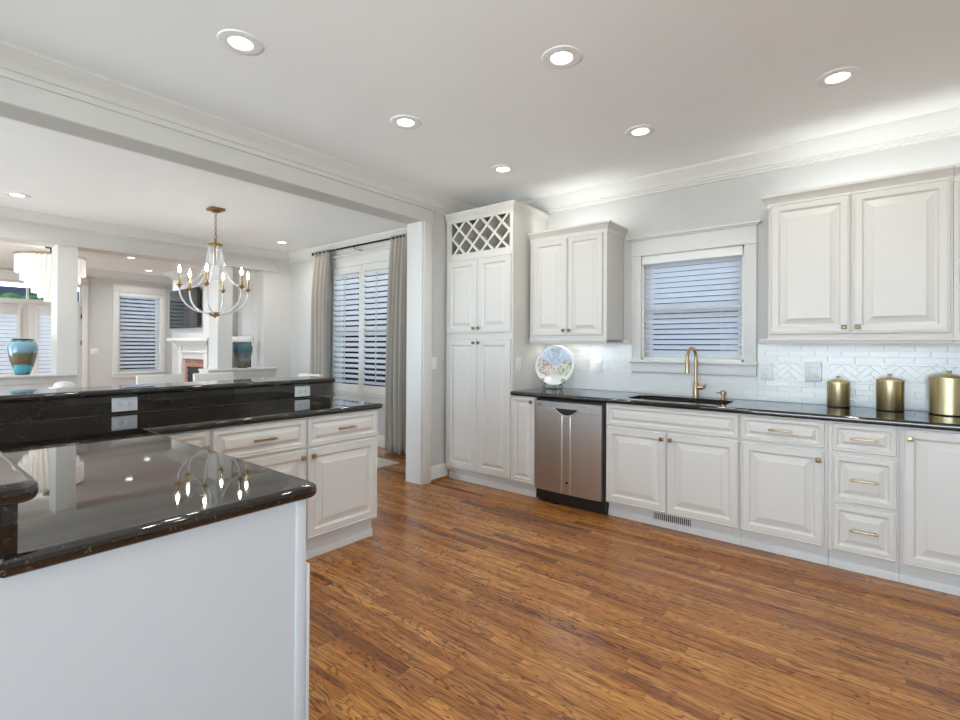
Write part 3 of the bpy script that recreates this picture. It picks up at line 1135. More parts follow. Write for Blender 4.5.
tag(b.done('hedge', M_LEAF), 'green hedge outdoors beyond the front doors', 'hedge', kind='stuff')


# ------------------------------------------------------------------ cabinets
def knob(parent, x, z, y=-0.02, m=M_BRONZE):
    b = MB()
    b.tube([(x, y, z), (x, y - 0.014, z)], 0.006, 8)
    b.box(x - 0.0135, x + 0.0135, y - 0.028, y - 0.013, z - 0.0135, z + 0.0135, 0.003)
    return b.done('knob', m, parent)


def pull(parent, x, z, L=0.13, y=-0.02, m=M_BRASSH):
    b = MB()
    for s in (-1, 1):
        b.box(x + s * (L / 2 - 0.018) - 0.005, x + s * (L / 2 - 0.018) + 0.005, y - 0.026, y, z - 0.005, z + 0.005, 0.0015)
    b.box(x - L / 2, x + L / 2, y - 0.034, y - 0.024, z - 0.006, z + 0.006, 0.003)
    return b.done('pull_handle', m, parent)


def cabinet(name, label, cat, loc, rz, w, d, z0, z1, fronts, toe=None, group=None, hw=None, hollow=False):
    """local: x 0..w, face frame at y=0 looking to -y, depth d. toe=(height, recess)"""
    root = thing(name, label, cat, loc, rz, group)
    b = MB()
    if hollow:                       # open-topped box that takes a sink
        b.box(0, w, 0, 0.02, z0, z1)
        b.box(0, w, d - 0.02, d, z0, z1)
        b.box(0, 0.018, 0.02, d - 0.02, z0, z1)
        b.box(w - 0.018, w, 0.02, d - 0.02, z0, z1)
        b.box(0.018, w - 0.018, 0.02, d - 0.02, z0, z0 + 0.02)
    else:
        b.box(0, w, 0, d, z0, z1)
    b.done('carcass', M_CAB, root)
    for f in fronts:
        kind, x0, x1, a, c = f[:5]
        h = c - a
        wd = x1 - x0
        fr = 0.052 if min(h, wd) > 0.3 else (0.036 if min(h, wd) > 0.19 else 0.028)
        rp = 0.036 if min(h, wd) > 0.3 else (0.026 if min(h, wd) > 0.19 else 0.018)
        if min(h, wd) > 0.24 and min(h, wd) < 0.34 and kind == 'door':
            fr, rp = 0.045, 0.026
        b = MB()
        b.raised(x0, x1, a, c, 0.0, fr, rp)
        o = b.done({'door': 'door', 'drawer': 'drawer', 'panel': 'false_front'}[kind], M_CAB, root, angle=20)
        for g in f[5:]:
            if g[0] == 'knob':
                knob(o, g[1], g[2], m=hw or M_BRONZE)
            elif g[0] == 'pull':
                pull(o, g[1], g[2])
    if toe:
        b = MB()
        b.box(0.0, w, toe[1], toe[1] + 0.02, 0, toe[0])
        b.prism([(toe[1], 0), (toe[1], 0.05), (toe[1] - 0.008, 0.046), (toe[1] - 0.012, 0.034), (toe[1] - 0.012, 0)], 0, w, 'x')
        b.done('toe_kick', M_TRIM, root)
    return root


YF = 3.57                       # face frame plane of the sink run
TOE = (0.11, 0.055)
BD = YN - YF - 0.004
# pantry
PX0, PX1 = -3.312, -2.510
PWd = PX1 - PX0
p = thing('pantry_cabinet', 'tall white pantry cabinet with lattice wine rack on top', 'cabinet', (PX0, YF, 0))
b = MB()
t = 0.02
b.box(0, PWd, 0.02, BD, 0.10, 2.17)
b.box(0, t, 0.02, BD, 2.17, 2.56)
b.box(PWd - t, PWd, 0.02, BD, 2.17, 2.56)
b.box(0, PWd, 0.02, BD, 2.56, 2.58)
b.box(t, PWd - t, 0.30, BD, 2.17, 2.56)
# face frame
b.box(0, 0.062, -0.0, 0.02, 0.10, 2.58)
b.box(PWd - 0.038, PWd, 0, 0.02, 0.10, 2.58)
b.box(0.062, PWd - 0.038, 0, 0.02, 2.505, 2.58)
b.box(0.062, PWd - 0.038, 0, 0.02, 2.135, 2.20)
b.box(0.062, PWd - 0.038, 0, 0.02, 1.37, 1.44)
b.done('carcass', M_CAB, p)
dm = PWd / 2 + 0.002
dl, dr_ = 0.020, PWd - 0.014
for (x0, x1, z0, z1, kx, kz) in ((dl, dm - 0.002, 1.43, 2.135, dm - 0.030, 1.475), (dm + 0.002, dr_, 1.43, 2.135, dm + 0.030, 1.475),
                                 (dl, dm - 0.002, 0.13, 1.378, dm - 0.030, 1.338), (dm + 0.002, dr_, 0.13, 1.378, dm + 0.030, 1.338)):
    b = MB()
    b.raised(x0, x1, z0, z1, 0, 0.062, 0.026)
    o = b.done('door', M_CAB, p, angle=20)
    knob(o, kx, kz)


def clip(poly, ax, v, keep_less):
    out = []
    for i in range(len(poly)):
        a, c = poly[i], poly[(i + 1) % len(poly)]
        ina = (a[ax] <= v) == keep_less
        inc = (c[ax] <= v) == keep_less
        if ina:
            out.append(a)
        if ina != inc:
            s = (v - a[ax]) / (c[ax] - a[ax])
            out.append((a[0] + s * (c[0] - a[0]), a[1] + s * (c[1] - a[1])))
    return out


def clip_rect(poly, x0, x1, z0, z1):
    for ax, v, k in ((0, x0, False), (0, x1, True), (1, z0, False), (1, z1, True)):
        poly = clip(poly, ax, v, k)
        if len(poly) < 3:
            return None
    return poly


b = MB()
lx0, lx1, lz0, lz1 = 0.062, PWd - 0.038, 2.20, 2.505
step, hwid = 0.172, 0.0115
for sgn in (1, -1):
    for i in range(-6, 14):
        x = lx0 + 0.03 + i * step
        H = lz1 - lz0
        if sgn > 0:
            a, c = (x, lz0), (x + H, lz1)
        else:
            a, c = (x + H, lz0), (x, lz1)
        d = Vector((c[0] - a[0], c[1] - a[1])).normalized()
        n = Vector((-d.y, d.x)) * hwid
        a2 = (a[0] - d.x * .05, a[1] - d.y * .05)
        c2 = (c[0] + d.x * .05, c[1] + d.y * .05)
        q = clip_rect([(a2[0] + n.x, a2[1] + n.y), (a2[0] - n.x, a2[1] - n.y), (c2[0] - n.x, c2[1] - n.y), (c2[0] + n.x, c2[1] + n.y)], lx0, lx1, lz0, lz1)
        if q:
            yo = 0.004 if sgn > 0 else 0.0045
            b.prism(q, yo, yo + 0.014, 'y')
b.done('wine_lattice', M_CAB, p)
b = MB()
for sgn in (1, -1):
    for i in range(-3, 8):
        x = lx0 + 0.03 + i * step
        H = lz1 - lz0
        a, c = ((x, lz0), (x + H, lz1)) if sgn > 0 else ((x + H, lz0), (x, lz1))
        d = Vector((c[0] - a[0], c[1] - a[1])).normalized()
        n = Vector((-d.y, d.x)) * 0.006
        q = clip_rect([(a[0] + n.x, a[1] + n.y), (a[0] - n.x, a[1] - n.y), (c[0] - n.x, c[1] - n.y), (c[0] + n.x, c[1] + n.y)], lx0, lx1, lz0, lz1)
        if q:
            b.prism(q, 0.02 + (0.001 if sgn > 0 else 0), 0.295, 'y')
b.done('bottle_cells', M_CABIN, p)
b = MB()
pc = [(0, 2.530), (0.006, 2.530), (0.010, 2.550), (0.016, 2.552), (0.020, 2.570), (0.030, 2.584), (0.030, 2.600), (0, 2.600)]
b.sweep([(0.0, 0.0), (PWd, 0.0), (PWd, BD)], pc, -1)
b.done('crown_moulding', M_CAB, p)
b = MB()
b.box(0, PWd, TOE[1], TOE[1] + 0.02, 0, 0.10)
b.prism([(TOE[1], 0), (TOE[1], 0.05), (TOE[1] - 0.008, 0.046), (TOE[1] - 0.012, 0.034), (TOE[1] - 0.012, 0)], 0, PWd, 'x')
b.done('toe_kick', M_TRIM, p)

G = 'white base cabinets along the sink wall'
ZB, ZT = 0.11, 0.874
# narrow cabinet by the dishwasher
cabinet('base_cabinet', 'narrow white base cabinet between pantry and dishwasher', 'cabinet', (-2.508, YF, 0), 0, 0.246, BD, ZB, ZT,
        [('door', 0.004, 0.240, 0.13, 0.866, ('knob', 0.215, 0.832))], TOE, G)
# sink base
sx = -1.622
cabinet('sink_cabinet', 'wide white sink cabinet under the faucet, with two doors', 'cabinet', (sx, YF, 0), 0, 0.930, BD, ZB, ZT,
        [('panel', 0.006, 0.924, 0.712, 0.866), ('door', 0.006, 0.460, 0.125, 0.695, ('knob', 0.432, 0.650)), ('door', 0.466, 0.924, 0.125, 0.695, ('knob', 0.494, 0.650))], TOE, G, hollow=True)
cabinet('base_cabinet', 'white base cabinet right of the sink with one drawer above one door', 'cabinet', (-0.690, YF, 0), 0, 0.468, BD, ZB, ZT,
        [('drawer', 0.006, 0.454, 0.712, 0.866, ('pull', 0.230, 0.792, 0.13)), ('door', 0.006, 0.454, 0.125, 0.695, ('knob', 0.424, 0.640))], TOE, G)
cabinet('drawer_cabinet', 'white base cabinet with a stack of three drawers', 'cabinet', (-0.220, YF, 0), 0, 0.322, BD, ZB, ZT,
        [('drawer', 0.018, 0.312, 0.706, 0.866, ('pull', 0.170, 0.786, 0.13)), ('drawer', 0.018, 0.312, 0.412, 0.684, ('pull', 0.170, 0.550, 0.13)), ('drawer', 0.018, 0.312, 0.125, 0.394, ('pull', 0.170, 0.262, 0.13))], TOE, G)
cabinet('base_cabinet', 'white base cabinet with one full-height door at the right edge', 'cabinet', (0.104, YF, 0), 0, 0.460, BD, ZB, ZT,
        [('door', 0.008, 0.452, 0.125, 0.866, ('knob', 0.040, 0.815))], TOE, G, M_BRASSH)
cabinet('base_cabinet', 'white base cabinet beyond the right edge of the view', 'cabinet', (0.566, YF, 0), 0, 0.60, BD, ZB, ZT,
        [('door', 0.008, 0.592, 0.125, 0.866, ('knob', 0.04, 0.815))], TOE, G)


# floor register in the toe kick of the sink cabinet
v = thing('air_vent', 'small white slotted air vent in the toe kick under the sink', 'vent', (-1.28, YF + TOE[1] - 0.013, 0.042))
b = MB()
b.box(0, 0.285, -0.004, 0.0, 0, 0.066, 0.001)
b.done('frame', M_TRIM, v)
MB().box(0.012, 0.273, -0.0048, -0.0040, 0.009, 0.058).done('dark_opening', M_DARK, v)
b = MB()
for i in range(19):
    x = 0.014 + i * 0.0138
    b.box(x, x + 0.005, -0.0065, -0.0046, 0.009, 0.058)
b.done('slats', M_TRIM, v)

# dishwasher
d = thing('dishwasher', 'stainless steel dishwasher with a pocket handle', 'dishwasher', (-2.260, YF, 0))
DWW = 0.632
MB().box(0.004, DWW, 0.0, BD, 0.02, 0.868).done('tub', M_BLACKPL, d)
MB().box(0.020, DWW - 0.004, 0.03, 0.05, 0.0, 0.10).done('toe_kick', M_BLACKPL, d)
b = MB()
prof = []
for k in range(17):
    s = k / 16
    prof.append((0.006 + s * 0.604, -0.024 - 0.010 * (1 - (2 * s - 1) ** 2)))
poly = prof + [(0.610, 0.0), (0.006, 0.0)]
b.prism(poly, 0.108, 0.770)
dd = b.done('door', M_STEEL, d, angle=15)
b = MB()
b.prism(poly, 0.7715, 0.850)
# pocket for the hand
pn = b.done('control_panel', M_STEEL, d, angle=15)
b = MB()
hc = 0.31
n = 14
loop = [(hc - 0.105, 0.800)] + [(hc + 0.105 * math.cos(PI + PI * k / n), 0.800 - 0.052 * math.sin(PI * k / n)) for k in range(1, n)] + [(hc + 0.105, 0.800)]
b.prism(loop, -0.0365, -0.030, 'y')
b.done('pocket_handle', M_BLACKPL, pn)
b = MB()
pts = [(hc - 0.115 + 0.23 * k / n, -0.0385, 0.800 - 0.056 * math.sin(PI * k / n)) for k in range(n + 1)]
b.tube(pts, 0.004, 8)
b.tube([(0.115, -0.0345, 0.797), (0.16, -0.036, 0.786), (hc - 0.115, -0.038, 0.800)], 0.0025, 6)
b.tube([(0.505, -0.0345, 0.797), (0.46, -0.036, 0.786), (hc + 0.115, -0.038, 0.800)], 0.0025, 6)
b.done('handle_trim', mat('trim_glint_steel', (0.84, 0.82, 0.79), 0.3, 0.8), pn)
b = MB()
for k in range(3):
    b.box(0.030, 0.085, -0.0275, -0.024, 0.825 - k * 0.008, 0.829 - k * 0.008)
b.done('badge', mat('badge_grey', (0.12, 0.12, 0.12), 0.4), pn)
for k in range(11):
    if k != 5:
        MB().box(0.16 + k * 0.03, 0.168 + k * 0.03, -0.0345, -0.030, 0.826, 0.830).done('button', mat('badge_grey', (0.12, 0.12, 0.12), 0.4), pn)
b = MB()
b.tube([(0.316, -0.034, 0.205), (0.316, -0.0375, 0.205)], 0.010, 16)
b.done('vent_button', M_BLACKIRON, dd)
b = MB()
for x in (0.268, 0.343):  # pale strips standing in for reflections on the bowed door
    b.box(x - 0.004, x + 0.004, -0.0362, -0.032, 0.118, 0.745, 0.0015)
b.done('door_glint', mat('trim_glint_steel', (0.84, 0.82, 0.79), 0.3, 0.8), dd)

# upper cabinets
UD = 0.335
YU = 3.80


def upper(label, x0, w, z0, z1, fronts, crown_path, rail_w):
    c = cabinet('wall_cabinet', label, 'cabinet', (x0, YU, 0), 0, w, YN - YU - 0.004, z0, z1, fronts, None, 'white wall cabinets on the sink wall')
    pr = [(0, z1 - 0.06), (0.006, z1 - 0.06), (0.008, z1 - 0.028), (0.018, z1 - 0.018), (0.030, z1 + 0.004), (0.039, z1 + 0.010), (0.039, z1 + 0.026), (0, z1 + 0.026)]
    MB().sweep(crown_path, pr, -1).done('crown_moulding', M_CAB, c)
    b = MB()
    b.box(-0.004, rail_w, -0.012, 0.012, z0 - 0.018, z0 + 0.004, 0.004)
    b.box(0.0, rail_w - 0.004, -0.004, 0.010, z0 - 0.034, z0 - 0.016, 0.003)
    b.done('light_rail', M_CAB, c)
    return c


YL = YN - YU - 0.004
upper('white two-door wall cabinet between pantry and window', -2.476, 0.748, 1.368, 2.315,
      [('door', 0.034, 0.388, 1.405, 2.255, ('knob', 0.362, 1.447)), ('door', 0.394, 0.715, 1.405, 2.255, ('knob', 0.420, 1.447))],
      [(0.0, 0.0), (0.748, 0.0), (0.748, YL)], 0.752)
upper('white two-door wall cabinet right of the window', -0.566, 0.902, 1.368, 2.300,
      [('door', 0.012, 0.442, 1.395, 2.262, ('knob', 0.412, 1.437)), ('door', 0.450, 0.892, 1.395, 2.262, ('knob', 0.480, 1.437))],
      [(0.0, YL), (0.0, 0.0), (0.902, 0.0)], 0.906)
upper('white wall cabinet at the right edge of the view', 0.338, 0.80, 1.368, 2.300,
      [('door', 0.022, 0.395, 1.395, 2.262, ('knob', 0.365, 1.437)), ('door', 0.401, 0.79, 1.395, 2.262, ('knob', 0.43, 1.437))],
      [(0.0, 0.0), (0.80, 0.0), (0.80, YL)], 0.80)

# ------------------------------------------------------------------ worktops
CT0, CT1 = 0.876, 0.914


def rounded_rect(x0, x1, y0, y1, r, n=6):
    pts = []
    for cx, cy, a0 in ((x1 - r, y1 - r, 0), (x0 + r, y1 - r, PI / 2), (x0 + r, y0 + r, PI), (x1 - r, y0 + r, 1.5 * PI)):
        for k in range(n + 1):
            a = a0 + k * PI / 2 / n
            pts.append((cx + r * math.cos(a), cy + r * math.sin(a)))
    return pts


def slab(mb, outer, z0, z1, hole=None, ease=0.015):
    """stone slab with eased edges, optionally with a hole (loops counter-clockwise)"""
    bm = mb.bm

    def inset(loop, d):
        n = len(loop)
        out = []
        for i in range(n):
            p0, p1, p2 = Vector(loop[i - 1]), Vector(loop[i]), Vector(loop[(i + 1) % n])
            d1, d2 = (p1 - p0).normalized(), (p2 - p1).normalized()
            n1, n2 = Vector((-d1.y, d1.x)), Vector((-d2.y, d2.x))
            m = n1 + n2
            m = m / max(0.3, m.dot(n1))
            out.append((p1.x + m.x * d, p1.y + m.y * d))
        return out
    arcq = [k * PI / 2 / 5 for k in range(6)]
    zs = [(ease * (1 - math.sin(a)), z0 + ease * (1 - math.cos(a))) for a in arcq] + [(ease * (1 - math.cos(a)), z1 - ease * (1 - math.sin(a))) for a in arcq]
    rings = [[bm.verts.new((q[0], q[1], z)) for q in inset(outer, i)] for (i, z) in zs]
    n = len(outer)
    for a, b_ in zip(rings, rings[1:]):
        for k in range(n):
            bm.faces.new((a[k], a[(k + 1) % n], b_[(k + 1) % n], b_[k]))
    if not hole:
        bm.faces.new(rings[0][::-1])
        bm.faces.new(rings[-1])
        return
    hb = [bm.verts.new((q[0], q[1], z0)) for q in hole]
    ht = [bm.verts.new((q[0], q[1], z1)) for q in hole]
    m = len(hole)
    for k in range(m):
        bm.faces.new((hb[k], ht[k], ht[(k + 1) % m], hb[(k + 1) % m]))
    for ring, hl in ((rings[0], hb), (rings[-1], ht)):
        es = []
        for lp in (ring, hl):
            for k in range(len(lp)):
                e = bm.edges.get((lp[k], lp[(k + 1) % len(lp)]))
                es.append(e if e else bm.edges.new((lp[k], lp[(k + 1) % len(lp)])))
        bmesh.ops.triangle_fill(bm, use_beauty=True, use_dissolve=False, edges=es)


SK = rounded_rect(-1.50, -0.80, 3.625, 3.985, 0.09)
b = MB()
slab(b, [(-2.508, 3.535), (1.17, 3.535), (1.17, YN - 0.002), (-2.508, YN - 0.002)], CT0, CT1, SK)
tag(b.done('countertop', M_GRAN, angle=25, flat_caps=True), 'black granite countertop along the sink wall', 'countertop')

# sink
s = thing('kitchen_sink', 'stainless undermount sink in the countertop below the window', 'sink', (-1.15, 3.805, 0.69))
b = MB()
prev = None
loops = [(0.012, 0.1845), (0.0, 0.18), (-0.006, 0.02), (-0.03, 0.0)]
rings = []
for (gr, z) in loops:
    rr = rounded_rect(-0.35 - gr, 0.35 + gr, -0.18 - gr, 0.18 + gr, max(0.03, 0.09 + gr))
    rings.append([b.bm.verts.new((q[0], q[1], z)) for q in rr])
for a, c in zip(rings, rings[1:]):
    for k in range(len(a)):
        b.bm.faces.new((a[k], a[(k + 1) % len(a)], c[(k + 1) % len(a)], c[k]))
b.bm.faces.new(rings[-1])
o = b.done('basin', M_SINK, s)
o.modifiers.new('thick', 'SOLIDIFY').thickness = -0.002
MB().tube([(0, 0, 0.002), (0, 0, 0.006)], 0.045, 20).done('drain', M_BRONZE, s)

# faucet
f = thing('kitchen_faucet', 'champagne bronze gooseneck faucet behind the sink', 'faucet', (-1.098, 4.055, CT1))
b = MB()
b.lathe([(0, 0), (0.027, 0), (0.027, 0.004), (0.021, 0.008), (0.021, 0.118), (0.018, 0.124), (0, 0.124)], (0, 0, 0), 20)
b.done('base', M_FAUCET, f)
b = MB()
ang = math.radians(-100)
dx, dy = math.cos(ang), math.sin(ang)
pts = [(0, 0, 0.12), (0, 0, 0.22), (0, 0, 0.31)]
R = 0.070
for k in range(1, 13):
    a = PI * k / 12
    pts.append((dx * R * (1 - math.cos(a)), dy * R * (1 - math.cos(a)), 0.315 + R * math.sin(a)))
pts.append((dx * 2 * R, dy * 2 * R, 0.300))
b.tube(pts, 0.0125, 12)
b.done('spout', M_FAUCET, f)
b = MB()
b.tube([(dx * 2 * R, dy * 2 * R, 0.300), (dx * 2 * R, dy * 2 * R, 0.286), (dx * 2 * R, dy * 2 * R, 0.196)], [0.0125, 0.0155, 0.0175], 14)
b.done('spray_head', M_FAUCET, f)
b = MB()
b.tube([(0.016, 0, 0.080), (0.062, -0.006, 0.080)], 0.016, 12)
b.tube([(0.056, -0.006, 0.080), (0.066, -0.014, 0.096), (0.084, -0.05, 0.104)], 0.007, 8)
b.done('lever', M_FAUCET, f)
sd = thing('soap_dispenser', 'small bronze soap dispenser on the counter right of the faucet', 'soap dispenser', (-0.905, 4.07, CT1))
b = MB()
b.lathe([(0, 0), (0.022, 0), (0.022, 0.004), (0.013, 0.008), (0.013, 0.030), (0.020, 0.034), (0.022, 0.046), (0.018, 0.060), (0.008, 0.066), (0, 0.066)], (0, 0, 0), 18)
b.done('body', M_FAUCET, sd)
MB().tube([(0, 0, 0.050), (-0.03, -0.045, 0.050), (-0.034, -0.050, 0.044)], 0.005, 8).done('nozzle', M_FAUCET, sd)

# ------------------------------------------------------------------ tile backsplash
b = MB()
TX0, TX1 = -2.508, 1.17
yb = YN
b.mi = 1
for (x0, x1, z0, z1) in ((TX0, KW[0] - 0.090, CT1, 1.345), (KW[0] - 0.090, KW[1] + 0.090, CT1, 1.088), (KW[1] + 0.090, TX1, CT1, 1.345)):
    b.box(x0, x1, yb - 0.006, yb - 0.0005, z0 + 0.001, z1)
b.mi = 0
rnd = random.Random(5)


def tile(poly):
    """one glazed tile, set very slightly out of true"""
    if len(poly) < 3:
        return
    cx = sum(q[0] for q in poly) / len(poly)
    cz = sum(q[1] for q in poly) / len(poly)
    tx, tz = rnd.uniform(-.011, .011), rnd.uniform(-.011, .011)
    e = 0.0018
    A, B = [], []
    for (x, z) in poly:
        dx_, dz_ = x - cx, z - cz
        L = math.hypot(dx_, dz_) or 1
        k = max(0, 1 - e / L)
        A.append(b.bm.verts.new((x, yb - 0.0058, z)))
        B.append(b.bm.verts.new((cx + dx_ * k, yb - 0.0080 + dx_ * tx + dz_ * tz, cz + dz_ * k)))
    n = len(poly)
    f = b.bm.faces.new(B)
    fs = [f] + [b.bm.faces.new((A[i], A[(i + 1) % n], B[(i + 1) % n], B[i])) for i in range(n)]


def tiles_in(x0, x1, z0, z1):
    def emit(poly):
        q = clip_rect(poly, x0, x1, z0, z1)
        if q:
            w = max(p_[0] for p_ in q) - min(p_[0] for p_ in q)
            hh = max(p_[1] for p_ in q) - min(p_[1] for p_ in q)
            if w > 0.004 and hh > 0.004:
                tile(q)
    rows = [(0.9165 + i * 0.0375, 0.9165 + i * 0.0375 + 0.036) for i in range(4)] + [(1.212 + i * 0.0375, 1.212 + i * 0.0375 + 0.036) for i in range(4)]
    for ri, (za, zb) in enumerate(rows):
        if zb <= z0 or za >= z1:
            continue
        x = TX0 - (ri % 2) * 0.075
        while x < x1:
            if x + 0.15 > x0:
                emit([(x + 0.0008, za), (x + 0.1492, za), (x + 0.1492, zb), (x + 0.0008, zb)])
            x += 0.15
    # pencil strips and herringbone band
    for za, zb in ((1.068, 1.082), (1.196, 1.210)):
        x = TX0
        while x < x1:
            emit([(x + 0.0008, za), (x + 0.1992, za), (x + 0.1992, zb), (x + 0.0008, zb)])
            x += 0.2
    hx0, hx1, hz0, hz1 = x0, x1, 1.084, 1.194
    w, l = 0.036, 0.108
    c45 = math.sqrt(0.5)
    for i in range(-60, 60):
        for j in range(-14, 14):
            for kind in (0, 1):
                ox = i * w * 1.0 + j * l
                oy = i * w - j * l
                # classic herringbone: horizontal brick then vertical brick
                if kind == 0:
                    r = (ox, oy, ox + l, oy + w)
                else:
                    r = (ox + l, oy + w - l + 0.0, ox + l + w, oy + w)
                    r = (ox - w + 0.0, oy, ox, oy + l)
                g = 0.0008
                q = [(r[0] + g, r[1] + g), (r[2] - g, r[1] + g), (r[2] - g, r[3] - g), (r[0] + g, r[3] - g)]
                Q = [(-1.0 + (a - c_) * c45, 1.139 + (a + c_) * c45) for a, c_ in q]
                if max(p_[1] for p_ in Q) < hz0 or min(p_[1] for p_ in Q) > hz1 or max(p_[0] for p_ in Q) < x0 or min(p_[0] for p_ in Q) > x1:
                    continue
                if z1 < hz0:
                    continue
                q2 = clip_rect(Q, hx0, hx1, hz0, min(hz1, z1))
                if q2:
                    tile(q2)


tiles_in(TX0 + 0.001, KW[0] - 0.091, CT1, 1.345)
tiles_in(KW[0] - 0.091, KW[1] + 0.091, CT1, 1.088)
tiles_in(KW[1] + 0.091, TX1, CT1, 1.345)
tag(b.done('tile_backsplash', [M_TILE, M_GROUT], smooth=False), 'glossy white tile backsplash with a herringbone band above the sink counter', 'backsplash')
b = MB()
b.box(-1.722, KW[0] - 0.098, YN - 0.022, YN, 1.336, 1.372, 0.005)
b.box(KW[1] + 0.098, -0.572, YN - 0.022, YN, 1.336, 1.372, 0.005)
struct(b.done('trim_9', M_TRIM), 'white cap moulding topping the tile beside the window', 'moulding')


# ------------------------------------------------------------------ outlets, switches
def wall_plate(label, loc, rz, kind, w=0.072, h=0.116, name='wall_outlet', cat='outlet'):
    """face towards local -y"""
    o = thing(name, label, cat, loc, rz)
    MB().box(-w / 2, w / 2, -0.006, 0, -h / 2, h / 2, 0.002).done('cover_plate', M_PLATE, o)
    if kind == 'duplex_h':
        for s_ in (-1, 1):
            b = MB()
            b.box(s_ * 0.021 - 0.017, s_ * 0.021 + 0.017, -0.0078, -0.005, -0.0175, 0.0175, 0.002)
            q = b.done('receptacle', M_PLATE, o)
            b = MB()
            for dz in (-0.007, 0.007):
                b.box(s_ * 0.021 - 0.007, s_ * 0.021 + 0.003, -0.0082, -0.0070, dz - 0.0016, dz + 0.0016)
            b.tube([(s_ * 0.021 + 0.010, -0.0070, 0), (s_ * 0.021 + 0.010, -0.0083, 0)], 0.0028, 8)
            b.done('slot', M_DARK, q)
    elif kind == 'duplex_v':
        for s_ in (-1, 1):
            b = MB()
            b.box(-0.0175, 0.0175, -0.0078, -0.005, s_ * 0.021 - 0.017, s_ * 0.021 + 0.017, 0.002)
            q = b.done('receptacle', M_PLATE, o)
            b = MB()
            for dx_ in (-0.007, 0.007):
                b.box(dx_ - 0.0012, dx_ + 0.0012, -0.0082, -0.0070, s_ * 0.021 - 0.003, s_ * 0.021 + 0.007)
            b.done('slot', mat('slot_grey', (0.3, 0.3, 0.3), 0.6), q)
    elif kind == 'switch':
        MB().box(-0.016, 0.016, -0.009, -0.005, -0.033, 0.033, 0.002).done('rocker', M_PLATE, o)
    elif kind == 'switch2':
        for s_ in (-1, 1):
            MB().box(s_ * 0.024 - 0.016, s_ * 0.024 + 0.016, -0.009, -0.005, -0.033, 0.033, 0.002).done('rocker', M_PLATE, o)
    return o


RX = PI / 2
wall_plate('white outlet on the granite upstand, behind the inner corner of the counters', (-3.312, 0.900, 0.966), RX, 'duplex_h', 0.122, 0.078)
wall_plate('white outlet on the granite upstand near the end of the raised bar', (-3.312, 2.006, 0.966), RX, 'duplex_h', 0.122, 0.078)
wall_plate('white light switch on the wall between post and pantry', (DX1, 3.412, 1.142), RX, 'switch', name='light_switch', cat='switch')
wall_plate('white outlet on the side of the pantry above the counter', (PX1, 3.66, 1.145), RX, 'duplex_v')
wall_plate('white outlet in the tile behind the plate, left of the window', (-1.960, YN - 0.0125, 1.135), 0, 'duplex_v')
wall_plate('white outlet in the tile just right of the window', (-0.624, YN - 0.0125, 1.130), 0, 'duplex_v', 0.075)
wall_plate('white double light switch on the living room wall beside the front doors', (XW, 2.68, 1.17), RX, 'switch2', 0.118, name='light_switch', cat='switch')
tm = thing('control_unit', 'white square control unit on the tile left of the canisters', 'control unit', (-0.340, YN - 0.0115, 1.072))
MB().box(-0.048, 0.048, -0.022, 0, 0.0, 0.135, 0.006).done('case', M_PLATE, tm)
MB().box(-0.028, 0.028, -0.0235, -0.021, 0.030, 0.105, 0.002).done('screen', mat('pale_screen', (0.72, 0.74, 0.76), 0.2), tm)

# ------------------------------------------------------------------ peninsula
PF = -2.652                       # face frame plane of the inner run (doors look to +x)
GP = 'white base cabinets of the peninsula'
PD = 0.650
PT = (0.12, 0.055)


def pen(label, y0, w, fronts, toe=True):
    return cabinet('base_cabinet', label, 'cabinet', (PF, y0, 0), RX, w, PD, 0.13, ZT, fronts, PT if toe else None, GP, M_BRASSH)


pen('white peninsula cabinet at the passage end, its right side open', 1.632, 0.540,
    [('drawer', 0.005, 0.530, 0.700, 0.866, ('pull', 0.268, 0.785, 0.13)), ('door', 0.005, 0.530, 0.148, 0.685, ('knob', 0.034, 0.642))])
pen('white peninsula cabinet in the middle of the run, partly behind the near counter', 1.090, 0.540,
    [('drawer', 0.006, 0.536, 0.700, 0.866, ('pull', 0.272, 0.785, 0.13)), ('door', 0.006, 0.536, 0.148, 0.685, ('knob', 0.506, 0.642))])
pen('white peninsula corner cabinet tucked into the inner corner', 0.790, 0.298,
    [('drawer', 0.006, 0.292, 0.700, 0.866, ('knob', 0.266, 0.785)), ('door', 0.006, 0.292, 0.148, 0.685)])
# near arm: three cabinets facing the sink wall
AF = 0.750
for i, (xa, w, lab) in enumerate(((-1.262, 0.45, 'white near-arm cabinet beside the end panel'), (-1.714, 0.45, 'white near-arm cabinet in the middle of the arm'), (-2.166, 0.45, 'white near-arm cabinet next to the inner corner'))):
    cabinet('base_cabinet', lab, 'cabinet', (xa, AF, 0), PI, w, 0.58, 0.10, ZT,
            [('door', 0.006, w - 0.006, 0.125, 0.690, ('knob', 0.03, 0.65)), ('drawer', 0.006, w - 0.006, 0.712, 0.866, ('pull', w / 2, 0.79, 0.13))], (0.10, 0.055), GP, M_BRASSH)
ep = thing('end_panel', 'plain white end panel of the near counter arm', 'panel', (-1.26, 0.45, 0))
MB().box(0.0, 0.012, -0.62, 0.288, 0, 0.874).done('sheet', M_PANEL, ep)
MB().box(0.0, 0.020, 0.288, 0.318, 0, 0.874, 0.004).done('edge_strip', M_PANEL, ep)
MB().box(0.0, 0.020, 0.3185, 0.330, 0, 0.690, 0.003).done('lower_strip', M_PANEL, ep)

